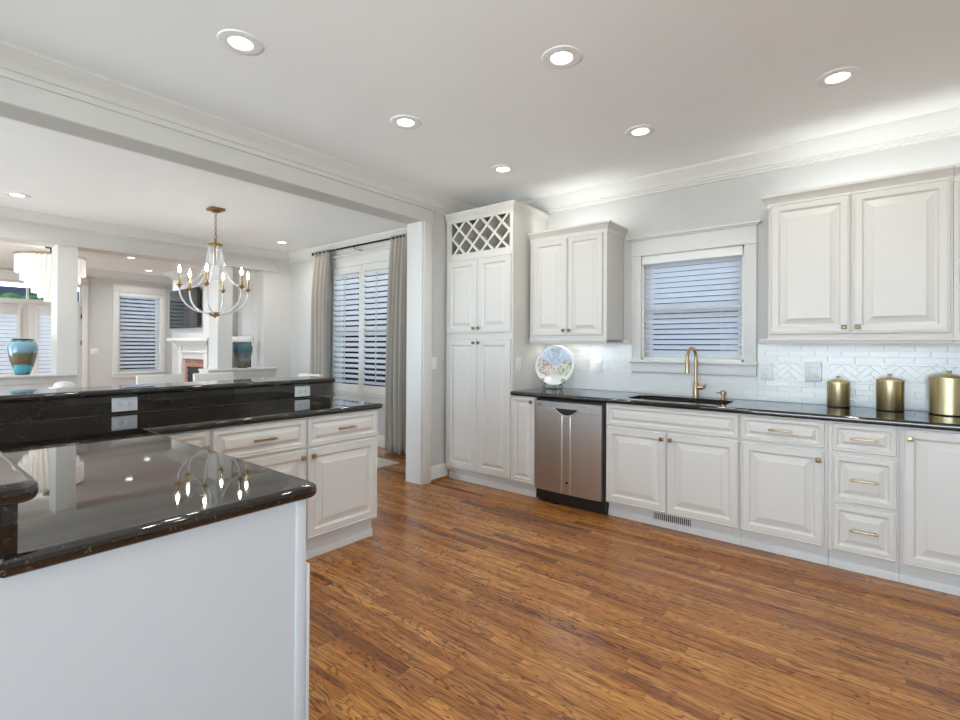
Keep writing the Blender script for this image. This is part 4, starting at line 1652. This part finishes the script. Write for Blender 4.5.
# pony walls under the raised bars (the divider's low continuation)
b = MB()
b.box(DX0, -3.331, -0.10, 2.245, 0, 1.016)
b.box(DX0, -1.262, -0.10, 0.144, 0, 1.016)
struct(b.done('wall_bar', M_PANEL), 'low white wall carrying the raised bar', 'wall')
b = MB()
b.box(DX0 - 0.012, DX0, -0.1, 2.245, 0, 0.15, 0.004)
b.box(DX0, DX1, 2.245, 2.257, 0, 0.15, 0.004)
struct(b.done('baseboard_bar', M_TRIM), 'white baseboard on the low bar wall', 'baseboard')
# granite: counter (L-shaped), upstand, raised ledge
PE = 2.190
b = MB()
r = 0.035
arc = [(-1.222 - r + r * math.cos(a), 0.803 - r + r * math.sin(a)) for a in [k * PI / 2 / 5 for k in range(6)]]
slab(b, [(-3.308, 0.145), (-1.222, 0.145)] + arc + [(-2.622, 0.803), (-2.622, PE), (-3.308, PE)], CT0, CT1)
tag(b.done('countertop', M_GRAN, angle=25, flat_caps=True), 'black granite counter of the peninsula, turning towards the viewer', 'countertop')
b = MB()
b.box(-3.330, -3.310, 0.172, 2.245, CT1 + 0.0005, 1.016)
b.box(-3.330, -1.240, 0.150, 0.172, CT1 + 0.0005, 1.016)
tag(b.done('granite_upstand', M_GRAN), 'black granite upstand behind the peninsula counter', 'backsplash')
b = MB()
rr = 0.03
arcs = lambda cx, cy, a0: [(cx + rr * math.cos(a0 + k * PI / 2 / 5), cy + rr * math.sin(a0 + k * PI / 2 / 5)) for k in range(6)]
slab(b, [(-3.62, -0.22), (-1.183, -0.22)] + arcs(-1.183 - rr, 0.196 - rr, 0) + [(-3.268, 0.196)] + arcs(-3.268 - rr, 2.275 - rr, 0) + [(-3.62, 2.275)], 1.017, 1.055)
tag(b.done('bar_ledge', M_GRAN, angle=25, flat_caps=True), 'raised black granite bar ledge above the peninsula counter', 'bar top')

# ------------------------------------------------------------------ counter things
cans = [(-0.196, 4.062, 0.063, 0.158), (0.070, 4.045, 0.069, 0.184), (0.338, 4.020, 0.088, 0.214)]
labs = ['small brass canister, leftmost of the three on the counter', 'medium brass canister between the small and the large one', 'large brass canister at the right edge of the view']
for (x, y, r, h), lab in zip(cans, labs):
    c = thing('canister', lab, 'canister', (x, y, CT1), 0, 'brass canisters on the counter')
    MB().lathe([(0, 0), (r * 0.97, 0), (r, 0.003), (r, h), (0, h)], n=40).done('body', M_BRASS, c)
    MB().lathe([(0, 0), (r * 0.99, 0), (r * 1.005, 0.002), (r * 1.005, 0.006), (r * 0.99, 0.008), (0, 0.008)], n=40).done('base_ring', M_BLACKPL, c)
    ld = MB().lathe([(0, h), (r * 1.04, h), (r * 1.04, h + 0.006), (r * 0.98, h + 0.010), (r * 0.6, h + 0.020), (r * 0.15, h + 0.025), (0, h + 0.025)], n=40).done('lid', M_BRASS, c)
    MB().lathe([(0, h + 0.024), (0.006, h + 0.024), (0.005, h + 0.032), (0.012, h + 0.036), (0.013, h + 0.042), (0.006, h + 0.046), (0, h + 0.046)], n=16).done('knob', M_BRASS, ld)

# decorative plate on an easel
pl = thing('display_plate', 'white rimmed plate painted with a village, propped on a black easel', 'plate', (-2.305, 3.96, 1.135))
b = MB()
b.lathe([(0, 0), (0.10, 0.0), (0.118, 0.006), (0.168, 0.018), (0.171, 0.016), (0.171, 0.013), (0.12, -0.001), (0.10, -0.008), (0, -0.008)], n=48)
o = b.done('dish', plate_mat(), pl)
pl.scale = (1.09, 1.09, 1.0)
pl.rotation_euler = (math.radians(78), 0, math.radians(12))
e = thing('plate_easel', 'black wrought iron easel with scroll feet holding the painted plate', 'plate stand', (-2.305, 3.945, CT1), math.radians(12))


def spiral(cx, cz, r0_, turns, a0, dirn, y, n=22):
    return [(cx + (r0_ * (1 - 0.75 * k / n)) * math.cos(a0 + dirn * turns * 2 * PI * k / n), y, cz + (r0_ * (1 - 0.75 * k / n)) * math.sin(a0 + dirn * turns * 2 * PI * k / n)) for k in range(n + 1)]


for s_ in (-1, 1):
    b = MB()
    b.tube(spiral(s_ * 0.085, 0.030, 0.022, 1.3, PI / 2, s_, -0.045), 0.003, 6)
    b.tube([(s_ * 0.085, -0.045, 0.052), (s_ * 0.07, -0.035, 0.054), (s_ * 0.066, -0.03, 0.07)], 0.003, 6)
    b.tube(spiral(s_ * 0.095, 0.085, 0.020, 1.2, -PI / 2, s_, -0.045), 0.003, 6)
    b.tube([(s_ * 0.095, -0.045, 0.065), (s_ * 0.07, -0.02, 0.050), (s_ * 0.055, 0.03, 0.055)], 0.003, 6)
    b.tube([(s_ * 0.085, -0.045, 0.010), (s_ * 0.07, 0.0, 0.004), (s_ * 0.04, 0.05, 0.004)], 0.003, 6)
    b.done('scroll_foot', M_BLACKIRON, e)
b = MB()
b.tube([(-0.066, -0.02, 0.052), (0, -0.025, 0.045), (0.066, -0.02, 0.052)], 0.003, 6)
b.tube([(-0.04, 0.05, 0.004), (0, 0.055, 0.004), (0.04, 0.05, 0.004)], 0.003, 6)
b.tube([(0, 0.055, 0.004), (0, 0.05, 0.12), (0, 0.07, 0.26)], 0.003, 6)
b.tube([(0, 0.055, 0.004), (0, -0.03, 0.010), (0, -0.075, 0.003)], 0.003, 6)
b.tube([(0, -0.025, 0.045), (0, -0.03, 0.01)], 0.003, 6)
b.done('back_rest', M_BLACKIRON, e)

# plant whose leaf reaches in at the right edge
pp = thing('potted_plant', 'small green potted plant at the right edge behind the large canister', 'plant', (0.575, 4.03, CT1))
MB().lathe([(0, 0), (0.045, 0), (0.06, 0.16), (0.055, 0.16), (0.05, 0.15), (0, 0.15)], n=24).done('pot', M_GLOSSW, pp)
b = MB()
rnd = random.Random(11)
for i in range(26):
    a = rnd.uniform(0, 2 * PI) if i > 3 else PI + (i - 1.5) * 0.35
    L = rnd.uniform(0.09, 0.15)
    el = rnd.uniform(0.5, 1.1)
    base = Vector((0, 0, 0.15))
    d1 = Vector((math.cos(a) * math.cos(el), math.sin(a) * math.cos(el) * 0.6, math.sin(el)))
    side = d1.cross(Vector((0, 0, 1))).normalized()
    prevl = None
    for k in range(6):
        q = k / 5
        c_ = base + d1 * L * q + Vector((0, 0, -0.05 * q * q))
        w = 0.018 * math.sin(PI * min(1, q * 0.9 + 0.08))
        lft, rgt = b.bm.verts.new(c_ + side * w + Vector((0, 0, w * .3))), b.bm.verts.new(c_ - side * w + Vector((0, 0, w * .3)))
        if prevl:
            b.bm.faces.new((prevl[0], prevl[1], rgt, lft))
        prevl = (lft, rgt)
o = b.done('leaves', mottled('leaf_green', (0.13, 0.30, 0.10), 0.5, 0.3, 30.0), pp)
o.modifiers.new('thick', 'SOLIDIFY').thickness = 0.0012

# ------------------------------------------------------------------ ceiling downlights
can = thing('downlight', '', 'ceiling light', (0, 0, ZC))
MB().lathe([(0.052, -0.001), (0.055, -0.006), (0.078, -0.008), (0.096, -0.005), (0.100, 0.0), (0.052, 0.0)], n=40).done('trim_ring', mat('ring_white', (0.86, 0.86, 0.85), 0.4), can)
MB().lathe([(0, -0.002), (0.053, -0.002), (0.053, 0), (0, 0)], n=30).done('lens', M_LENS, can)
spots = [
    (-2.353, 1.09, 'kitchen downlight nearest the beam, above the peninsula'),
    (-2.353, 2.142, 'kitchen downlight in the row along the beam, between the pantry one and the peninsula one'),
    (-2.353, 3.200, 'kitchen downlight just in front of the pantry'),
    (-1.218, 2.142, 'kitchen downlight in the middle of the ceiling, largest in view'),
    (-1.222, 3.200, 'kitchen downlight in front of the window'),
    (-0.161, 3.205, 'kitchen downlight in front of the right wall cabinet'),
    (-1.218, 1.09, 'kitchen downlight above the near arm, out of view'),
    (-0.161, 2.142, 'kitchen downlight above the viewpoint'),
    (-0.161, 1.09, 'kitchen downlight nearest the viewpoint'),
    (0.95, 3.205, 'kitchen downlight beyond the right edge of the view'),
    (0.95, 1.6, 'kitchen downlight right of the viewpoint'),
]
dspots = [(-6.447, 0.867, 'dining room downlight at the left edge of the view'), (-6.447, 3.577, 'dining room downlight in the far corner by the curtain')]
lspots = [(-9.574, 2.671, 'living room downlight nearer of the two seen under the header'), (-10.96, 3.355, 'living room downlight farther of the two, by the far window'), (-9.57, 0.2, 'living room downlight behind the left column'), (-9.0, -1.4, 'living room downlight out of view')]
first = True
for grp, lst, pw, colr in (('kitchen ceiling downlights', spots, CAN_W, CAN_COL), ('dining room ceiling downlights', dspots, CAN_W * 2.2, CAN_COL), ('living room ceiling downlights', lspots, CAN_W * 9, (0.95, 0.98, 1.0))):
    for (x, y, lab) in lst:
        if first:
            can.location = (x, y, ZC)
            tag(can, lab, None, grp)
            first = False
        else:
            dup(can, (x, y, ZC), None, lab, grp)
        area('downlight_lamp', (x, y, ZC - 0.011), 0.095, pw * (0.3 if x == -10.96 else 1.0), colr, spread=math.radians(150))

# ------------------------------------------------------------------ dining room
ch = thing('chandelier', 'antique gold chandelier strung with crystal beads over the dining table', 'chandelier', (-5.41, 2.261, 1.59))
Z0 = 1.59
b = MB()
b.box(-0.07, 0.07, -0.07, 0.07, ZC - 0.026 - Z0, ZC - Z0, 0.006)
b.box(-0.03, 0.03, -0.03, 0.03, ZC - 0.045 - Z0, ZC - 0.024 - Z0, 0.006)
b.done('canopy', M_ANTIQ, ch)
b = MB()
zt, zb_ = ZC - 0.045 - Z0, 2.47 - Z0
nl = 8
for i in range(nl):
    zc = zt - (i + 0.5) * (zt - zb_) / nl
    hh = (zt - zb_) / nl * 0.62
    pts = []
    for k in range(13):
        a = 2 * PI * k / 12
        u_, v_ = 0.011 * math.cos(a), hh * math.sin(a)
        pts.append((u_, 0, zc + v_) if i % 2 else (0, u_, zc + v_))
    b.tube(pts, 0.0026, 6)
b.done('chain', mat('dark_bronze', (0.08, 0.055, 0.03), 0.4, 0.8), ch)
b = MB()
pts = [(0.022 * math.cos(2 * PI * k / 16), 0, 2.445 - Z0 + 0.026 * math.sin(2 * PI * k / 16)) for k in range(17)]
b.tube(pts, 0.004, 8)
b.lathe([(0, 2.42 - Z0), (0.010, 2.42 - Z0), (0.012, 2.39 - Z0), (0.018, 2.375 - Z0), (0.066, 2.370 - Z0), (0.068, 2.345 - Z0), (0.055, 2.338 - Z0), (0, 2.338 - Z0)], n=28)
b.done('top_ring', M_ANTIQ, ch)
b = MB()
b.lathe([(0, 0.0), (0.008, 0.002), (0.014, 0.012), (0.040, 0.020), (0.056, 0.035), (0.060, 0.050), (0.050, 0.058), (0, 0.058)], n=28)
b.done('bottom_hub', M_ANTIQ, ch)
rx, ry = r0.x, r0.y                     # around-the-axis phase, as seen on the wall behind
ph0 = yaw


def bez(p0, p1, p2, p3, n):
    out = []
    for k in range(n + 1):
        t_ = k / n
        out.append(p0 * (1 - t_) ** 3 + p1 * 3 * t_ * (1 - t_) ** 2 + p2 * 3 * t_ * t_ * (1 - t_) + p3 * t_ ** 3)
    return out


def beads(b, pts, r, gap):
    acc = 0
    last = pts[0]
    b.ball(pts[0], r, 7, 5)
    for q in pts[1:]:
        acc += (q - last).length
        last = q
        if acc >= gap:
            b.ball(q, r, 7, 5)
            acc = 0


RC = 0.330
for k in range(6):
    a = ph0 + math.radians(-15 - 60 * k)
    er = Vector((math.cos(a), math.sin(a), 0))
    eu = Vector((0, 0, 1))
    arm = MB()
    pts = bez(er * RC + eu * (1.893 - Z0), er * (RC + 0.005) + eu * (1.76 - Z0), er * 0.25 + eu * (1.645 - Z0), er * 0.05 + eu * (1.632 - Z0), 60)
    beads(arm, pts, 0.0105, 0.0175)
    arm.tube(pts[::4], 0.0025, 5)
    ao = arm.done('beaded_arm', M_CRYSTAL, ch)
    b = MB()
    b.lathe([(0, -0.02), (0.012, -0.015), (0.010, 0.0), (0.030, 0.010), (0.032, 0.016), (0.014, 0.020), (0.016, 0.034), (0, 0.034)], er * RC + eu * (1.897 - Z0), 18)
    b.done('candle_cup', M_ANTIQ, ch)
    b = MB()
    b.lathe([(0, 0.03), (0.0115, 0.03), (0.0115, 0.135), (0, 0.135)], er * RC + eu * (1.897 - Z0), 14)
    cs = b.done('candle_sleeve', M_BRASSH, ch)
    b = MB()
    b.lathe([(0, 0.135), (0.009, 0.137), (0.013, 0.150), (0.014, 0.165), (0.009, 0.188), (0.003, 0.210), (0, 0.214)], er * RC + eu * (1.897 - Z0), 12)
    b.done('flame_bulb', M_FLAME, cs)
    b = MB()
    pts = bez(er * 0.062 + eu * (2.345 - Z0), er * 0.075 + eu * (2.10 - Z0), er * 0.15 + eu * (1.94 - Z0), er * (RC - 0.02) + eu * (1.915 - Z0), 70)
    beads(b, pts, 0.0075, 0.0135)
    b.done('crystal_swag', M_CRYSTAL, ch)
    a2 = a + math.radians(30)
    e2 = Vector((math.cos(a2), math.sin(a2), 0))
    b = MB()
    pts = bez(e2 * 0.058 + eu * (2.345 - Z0), e2 * 0.058 + eu * (2.2 - Z0), e2 * 0.05 + eu * (2.12 - Z0), e2 * 0.02 + eu * (2.0 - Z0), 30)
    beads(b, pts, 0.0075, 0.0135)
    b.done('crystal_strand', M_CRYSTAL, ch)
# curtains and rod
rod = thing('curtain_rod', 'black curtain rod above the dining window', 'curtain rod', (-5.6, YN - 0.135, 2.632))
b = MB()
b.tube([(-0.755, 0, 0), (1.18, 0, 0)], 0.012, 12)
b.done('pole', M_BLACKIRON, rod)
b = MB()
b.lathe([(0, -0.022), (0.014, -0.018), (0.022, 0), (0.014, 0.018), (0, 0.022)], (-0.77, 0, 0), 14)
b.done('finial', M_BLACKIRON, rod)
for x in (-0.735, 0.20, 1.16):
    MB().tube([(x, 0.0, -0.005), (x, 0.0, -0.035), (x, 0.134, -0.035)], 0.006, 8).done('bracket', M_BLACKIRON, rod)


def curtain(label, x0, x1, xb0, xb1, folds, seed):
    rnd = random.Random(seed)
    b = MB()
    nx, nz = folds * 14, 26
    ztop, zbot = 2.66, 0.012
    g = []
    phs = [rnd.uniform(-.5, .5) for _ in range(8)]
    for j in range(nz + 1):
        v_ = j / nz
        z = ztop + (zbot - ztop) * v_
        row = []
        amp = (0.020 + 0.036 * min(1, v_ * 4)) * (1 + 0.12 * math.sin(6 * v_ + seed))
        for i in range(nx + 1):
            u_ = i / nx
            xa = x0 + (x1 - x0) * u_
            xc = xb0 + (xb1 - xb0) * u_
            s_ = min(1, v_ * 1.2)
            x = xa + (xc - xa) * s_ + 0.008 * math.sin(5 * v_ + u_ * 9 + seed)
            w_ = 2 * PI * folds * u_ + 0.5 * math.sin(3.0 * v_ + phs[int(u_ * 7)])
            y = -amp * (math.sin(w_) + 0.22 * math.sin(2 * w_ + 1)) - (0.012 * v_)
            if v_ < 0.06:
                y *= 0.75
            zz = z - (0.012 * math.sin(w_ * 0.5 + seed) if j == nz else 0)
            if j == nz:
                zz = max(zz, 0.006)
            row.append(b.bm.verts.new((x, YN - 0.135 + y, zz)))
        g.append(row)
    for j in range(nz):
        for i in range(nx):
            b.bm.faces.new((g[j][i], g[j][i + 1], g[j + 1][i + 1], g[j + 1][i]))
    o = b.done('curtain', M_CURT, angle=80)
    o.modifiers.new('thick', 'SOLIDIFY').thickness = 0.004
    return tag(o, label, 'curtain', 'linen curtains at the dining window')


curtain('far beige linen curtain, left of the dining window', -6.34, -5.96, -6.35, -5.98, 4, 1)
curtain('near beige linen curtain, beside the white post', -4.66, -4.385, -4.70, -4.375, 4, 4)

# rug, table, chairs
M_RUG = mottled('cream_rug', (0.62, 0.58, 0.52), 0.95, 0.06, 30.0)
tag(MB().box(-6.75, -4.12, 0.35, 3.70, 0.0, 0.010, 0.003).done('rug', M_RUG), 'cream rug under the dining table', 'rug')
tb = thing('dining_table', 'white dining table under the chandelier', 'table', (-5.42, 2.0, 0.010))
MB().box(-0.48, 0.48, -1.12, 1.02, 0.715, 0.755, 0.006).done('tabletop', M_WHITEF, tb)
for sx_ in (-1, 1):
    for sy_ in (-1, 1):
        MB().tube([(sx_ * 0.40, sy_ * 0.92, 0.0), (sx_ * 0.40, sy_ * 0.92, 0.716)], [0.028, 0.045], 12).done('leg', M_TRIM, tb)
ck = thing('cake_stand', 'white domed stand on the left end of the dining table', 'cake stand', (-5.50, 1.05, 0.765))
MB().lathe([(0, 0), (0.055, 0), (0.057, 0.008), (0.022, 0.03), (0.018, 0.13), (0.03, 0.155), (0.105, 0.162), (0.105, 0.170), (0, 0.170)], n=32).done('stand', M_GLOSSW, ck)
MB().lathe([(0, 0.1705), (0.075, 0.1705), (0.072, 0.190), (0.055, 0.207), (0.025, 0.217), (0, 0.219)], n=32).done('lid', M_GLOSSW, ck)


def chair0(w):
    c = thing('dining_chair', '', 'chair', (0, 0, 0), 0, 'white dining chairs around the table')
    MB().box(-w / 2, w / 2, -0.25, 0.23, 0.38, 0.485, 0.03, 3).done('seat', M_WHITEF, c)
    b = MB()
    b.prism([(0.19, 0.40), (0.25, 0.40), (0.315, 0.940), (0.31, 0.952), (0.272, 0.952), (0.262, 0.940)], -w / 2, w / 2, 'x')
    bmesh.ops.bevel(b.bm, geom=b.bm.edges[:], offset=0.012, segments=2, profile=0.5, affect='EDGES')
    b.done('backrest', M_WHITEF, c)
    for sx_ in (-1, 1):
        for y_ in (-0.21, 0.20):
            MB().tube([(sx_ * (w / 2 - 0.035), y_, 0.0), (sx_ * (w / 2 - 0.035), y_, 0.40)], [0.014, 0.022], 8).done('leg', mat('pale_wood', (0.45, 0.36, 0.26), 0.5), c)
    return c


# local back is at +y; far side chairs look to +x
c0 = chair0(0.47)
c0.location = (-6.09, 2.075, 0.010)
c0.rotation_euler = (0, 0, PI / 2)
c0['label'] = 'white dining chair across the table, left one before the fireplace'
dup(c0, (-6.09, 2.655, 0.010), PI / 2, 'white dining chair across the table, right one before the fireplace')
dup(c0, (-5.325, 3.045, 0.010), 0, 'white dining chair at the head of the table, by the dining window')

# ------------------------------------------------------------------ living room
lc = thing('tube_chandelier', 'tiered chandelier of frosted white tubes behind the left column', 'chandelier', (-9.5, 1.655, 1.93))
MB().cyl((0, 0), 0.012, 0.68, ZC - 1.93, 8).done('stem', M_BLACKIRON, lc)
MB().lathe([(0.06, 0.0), (0, 0.0), (0, -0.02), (0.07, -0.02), (0.07, 0.0)], (0, 0, ZC - 1.93), 24).done('canopy', M_BLACKIRON, lc)
b = MB()
for r in (0.40, 0.31, 0.22, 0.13):
    b.tube([(r * math.cos(2 * PI * k / 32), r * math.sin(2 * PI * k / 32), 0.675) for k in range(33)], 0.006, 6)
for k in range(4):
    a = k * PI / 4
    b.tube([(0.40 * math.cos(a), 0.40 * math.sin(a), 0.678), (-0.40 * math.cos(a), -0.40 * math.sin(a), 0.678)], 0.005, 6)
b.done('frame', M_BRASSH, lc)
for (r, n, zt_, zb_) in ((0.38, 38, 0.650, 0.40), (0.32, 33, 0.66, 0.29), (0.27, 28, 0.66, 0.20), (0.20, 22, 0.66, 0.12), (0.13, 15, 0.66, 0.05), (0.06, 8, 0.66, 0.0)):
    b = MB()
    for k in range(n):
        a = 2 * PI * k / n
        q = (r * math.cos(a), r * math.sin(a))
        b.tube([(q[0], q[1], zt_), (q[0], q[1], zb_ + 0.012 * (k % 2))], 0.021, 7)
    b.done('tube_tier', M_CAPIZ, lc)
l_ = bpy.data.lights.new('tube_chandelier_lamp', 'POINT')
l_.energy = 8
l_.color = (1.0, 0.9, 0.78)
l_.shadow_soft_size = 0.12
lo = bpy.data.objects.new('tube_chandelier_lamp', l_)
lo.location = (-9.5, 1.655, 2.50)
C.objects.link(lo)


def vase(name, label, loc, m, prof):
    return tag(MB().lathe(prof, n=40).done(name, m, origin=(0, 0, 0)), label, 'vase'), loc


pv1 = [(0, 0), (0.058, 0), (0.062, 0.006), (0.080, 0.06), (0.108, 0.16), (0.124, 0.25), (0.127, 0.29), (0.120, 0.335), (0.100, 0.372), (0.090, 0.382), (0.094, 0.396), (0.086, 0.398), (0.080, 0.384), (0.09, 0.36), (0.105, 0.32), (0.10, 0.2), (0.06, 0.03), (0, 0.02)]
o, l_ = vase('vase', 'blue glazed vase with a brown band, on the sill left of the column', (-7.35, 1.048, 0.966), M_VASE1, pv1)
o.location = l_
pv2 = [(0, 0), (0.070, 0), (0.072, 0.006), (0.068, 0.018), (0.090, 0.07), (0.118, 0.16), (0.136, 0.26), (0.138, 0.30), (0.128, 0.335), (0.118, 0.352), (0.124, 0.375), (0.132, 0.388), (0.122, 0.390), (0.112, 0.36), (0.12, 0.30), (0.1, 0.15), (0.06, 0.03), (0, 0.02)]
o, l_ = vase('vase', 'sea green vase with a flared rim, on the sill between the right columns', (-7.35, 3.47, 0.966), M_VASE2, pv2)
o.location = l_

# fireplace
fp = thing('fireplace_mantel', 'white fireplace mantel with a brick-lined firebox in the living room', 'fireplace', (-9.80, 3.798, 0))
b = MB()
b.box(-0.66, -0.50, -0.10, 0, 0, 1.29, 0.004)
b.box(0.50, 0.66, -0.10, 0, 0, 1.29, 0.004)
b.box(-0.50, 0.50, -0.08, 0, 1.045, 1.29, 0.004)
b.box(-0.68, 0.68, -0.115, 0, 1.165, 1.185, 0.004)
b.box(-0.84, -0.70, -0.03, 0, 0, 1.03, 0.004)
b.box(0.70, 0.84, -0.03, 0, 0, 1.03, 0.004)
b.done('surround', M_TRIM, fp)
b = MB()
b.box(-0.70, 0.70, -0.13, 0, 1.29, 1.32, 0.006)
b.box(-0.78, 0.78, -0.17, 0, 1.32, 1.37, 0.010)
b.box(-0.93, 0.93, -0.21, 0, 1.37, 1.435, 0.006)
b.done('mantel_shelf', M_TRIM, fp)
b = MB()
b.box(-0.50, -0.40, -0.03, -0.002, 0, 1.045)
b.box(0.40, 0.50, -0.03, -0.002, 0, 1.045)
b.box(-0.40, 0.40, -0.03, -0.002, 0.90, 1.045)
b.done('brick_facing', M_BRICK, fp)
MB().box(-0.40, 0.40, -0.012, -0.002, 0, 0.90).done('firebox', M_BLACKPL, fp)
MB().box(-0.9, 0.9, -0.55, -0.02, 0.0, 0.03, 0.004).done('hearth', M_BRICK, fp)

tv = thing('television', 'large black flat television on the chimney breast', 'television', (-10.27, 3.73, 1.995))
MB().box(-0.67, 0.67, -0.02, 0.02, -0.37, 0.37, 0.005).done('casing', M_BLACKPL, tv)
MB().box(-0.66, 0.66, -0.0215, -0.0195, -0.355, 0.36).done('screen', mat('dark_screen', (0.02, 0.02, 0.022), 0.06), tv)
MB().box(-0.15, 0.15, 0.02, 0.069, -0.12, 0.12).done('wall_bracket', M_BLACKPL, tv)

bc = thing('bookcase', 'low white cabinet with a dark glass door, behind the right column vase', 'cabinet', (-8.24, 3.96, 0))
MB().box(-0.52, 0.52, -0.15, 0.186, 0, 1.38, 0.004).done('carcass', M_TRIM, bc)
MB().box(-0.56, 0.56, -0.18, 0.188, 1.38, 1.45, 0.006).done('top', M_TRIM, bc)
MB().box(-0.46, 0.46, -0.160, -0.149, 0.08, 1.35).done('glass_door', mat('dark_glass', (0.03, 0.03, 0.032), 0.08), bc)
